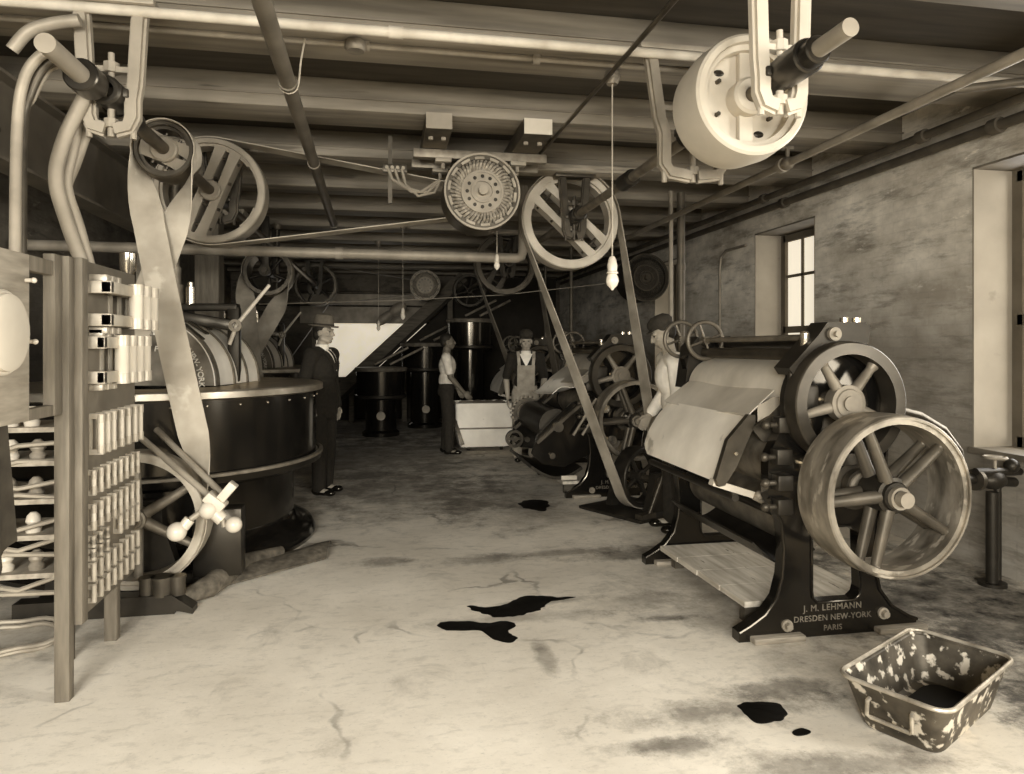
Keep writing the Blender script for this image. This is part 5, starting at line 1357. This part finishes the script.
def capper(d):
    Mh = Matrix.Translation(d['hc']) @ d['Rh'].to_4x4() @ Matrix.Translation((0, .016, .062))
    d['addmb']('cap', MB().lathe([(0, .095), (.05, .09), (.088, .062), (.100, .03), (.094, .0), (.085, -.01)], (0, 0, 0), 'z', 28).xform(Mh @ Matrix.Diagonal((.94, 1.10, 1, 1))), M_cap, 'dark cap')
    d['addmb']('cap_visor', MB().sheet(lambda u, v: V((.075 * math.sin((v - .5) * 2.4), -.085 - .05 * u * math.cos((v - .5) * 2.4), .0 - .012 * u)), 4, 10, .006).xform(Mh), M_cap)

def shirt(m, slv, full=False):
    def f(d):
        d['add']('shirt', blob(torso(d, .006) + sleeves(d, .064, .05, full, slv), .010, 3), m)
    return f

def bib(d):
    u = d['up']
    d['addmb']('bib', MB().sheet(lambda a, b: u((-.115 + .23 * a, -.128 - .012 * math.sin(PI * a) , .98 + .34 * b)), 8, 8, .02), M_bib, 'pale bib of the overalls')
    for s in (1, -1):
        d['addmb']('brace', MB().ribbon([u((s * .09, -.145, 1.30)), u((s * .10, -.13, 1.42)), u((s * .105, -.05, 1.485)), u((s * .10, .08, 1.45)), u((s * .05, .13, 1.2))], (1, 0, 0), .04, .008), M_bib)

def scarf(d):
    d['addmb']('neckcloth', MB().ring(d['up']((0, -.01, 1.475)), 'z', .070, .05, -.035, .015, 24, bev=.01), M_white)
    d['addmb']('neckcloth_front', MB().sheet(lambda a, b: d['up']((.17 * (1 - a) * (b - .5), -.145 + .075 * (1 - a) ** 1.5, 1.30 + .16 * (1 - a))), 8, 6, .012), M_white)

down = lambda s, y=0., o=.0: (V((s * (.235 + o), .03, 1.12)), V((s * (.225 + o), -.03 + y, .87)), V((0, -.12, -1)))
person('man in a dark suit and grey hat standing beside the round mixer', (-.63, 7.24, 0), R(62), {1: down(1), -1: (V((-.25, .05, 1.13)), V((-.22, -.0, .88)), V((0, -.05, -1)))},
       head_turn=R(6), scale=1.0, extras=(jacket, bowler), bottom=M_suit)
person('worker in a pale short-sleeved shirt standing at the white bin', (.84, 9.62, 0), R(86), {1: (V((.235, -.01, 1.13)), V((.20, -.17, .92)), V((0, -.5, -.85))), -1: (V((-.24, -.05, 1.12)), V((-.2, -.24, .90)), V((0, -.7, -.7)))},
       scale=.955, skin=M_skin2, extras=(shirt(mat('grey_cotton', .80, .9, 0, .1, 12, .15), .75),))
person('worker in pale bib overalls and a dark cap, bent toward the second mill', (1.80, 8.85, 0), R(-8), {1: (V((.25, -.06, 1.13)), V((.2, -.24, .94)), V((0, -.6, -.8))), -1: (V((-.26, -.04, 1.12)), V((-.24, -.16, .88)), V((0, -.3, -1)))},
       lean=R(12), head_nod=R(3), scale=.97, extras=(shirt(M_suit, .9), bib, scarf, capper), bottom=M_bib)
person('worker in a white shirt and dark cap at the far end of the first mill', (2.33, 5.25, 0), R(-100), {1: (V((.24, -.03, 1.12)), V((.20, -.17, .93)), V((0, -.5, -.8))), -1: (V((-.25, -.02, 1.12)), V((-.19, -.19, .96)), V((0, -.6, -.7)))},
       lean=R(9), head_nod=R(20), head_turn=R(0), scale=.985, extras=(shirt(M_white, .85, True), capper))
# ------------------------------------------------------------------ light: daylight through the windows of the room
def window_light(loc, rot, sx, sy, e, col=(.985, .99, 1), spread=R(180)):
    l = bpy.data.lights.new('daylight', 'AREA'); l.shape = 'RECTANGLE'; l.size = sx; l.size_y = sy; l.energy = e; l.color = col; l.spread = spread
    o = bpy.data.objects.new('daylight', l); COL.objects.link(o); o.location = loc; o.rotation_euler = rot
    return o
# two tall windows in the wall behind the photographer
window_light((-1.4, -2.98, 1.72), (R(72), 0, 0), 2.3, 1.9, 560, spread=R(130))
window_light((1.9, -2.98, 1.72), (R(72), 0, 0), 2.3, 1.9, 220, spread=R(130))
# side windows along the brick wall
for i, (a, b) in enumerate(WIN):
    e = (90, 210, 30, 9, 4)[i]
    window_light((XR + .28, (a + b) / 2, (WZ0 + WZ1) / 2), (R(90), 0, R(90)), b - a - .06, WZ1 - WZ0 - .1, e, spread=R(125))
# end window
window_light(((BX0 + BX1) / 2, YB + .1, (BZ0 + BZ1) / 2), (R(90), 0, R(180)), 2.4, 1.3, 5)
w = bpy.data.worlds.new('daylight_sky'); SC.world = w; w.use_nodes = True
w.node_tree.nodes['Background'].inputs[0].default_value = (.9, .8, .62, 1)
w.node_tree.nodes['Background'].inputs[1].default_value = .6

cam = bpy.data.cameras.new('camera'); co = bpy.data.objects.new('camera', cam); COL.objects.link(co)
co.location = (0, 0, CAM_H); co.rotation_euler = (R(90), 0, -YAW)
cam.sensor_fit = 'HORIZONTAL'; cam.sensor_width = 36; cam.lens = 36 * FPX / 1024
cam.shift_y = (PY0 - 387) / 1024
cam.clip_start = .05
SC.camera = co
SC.view_settings.view_transform = 'Standard'; SC.view_settings.look = 'None'; SC.view_settings.gamma = 1; SC.view_settings.use_curve_mapping = False
SC.view_settings.exposure = -0.22
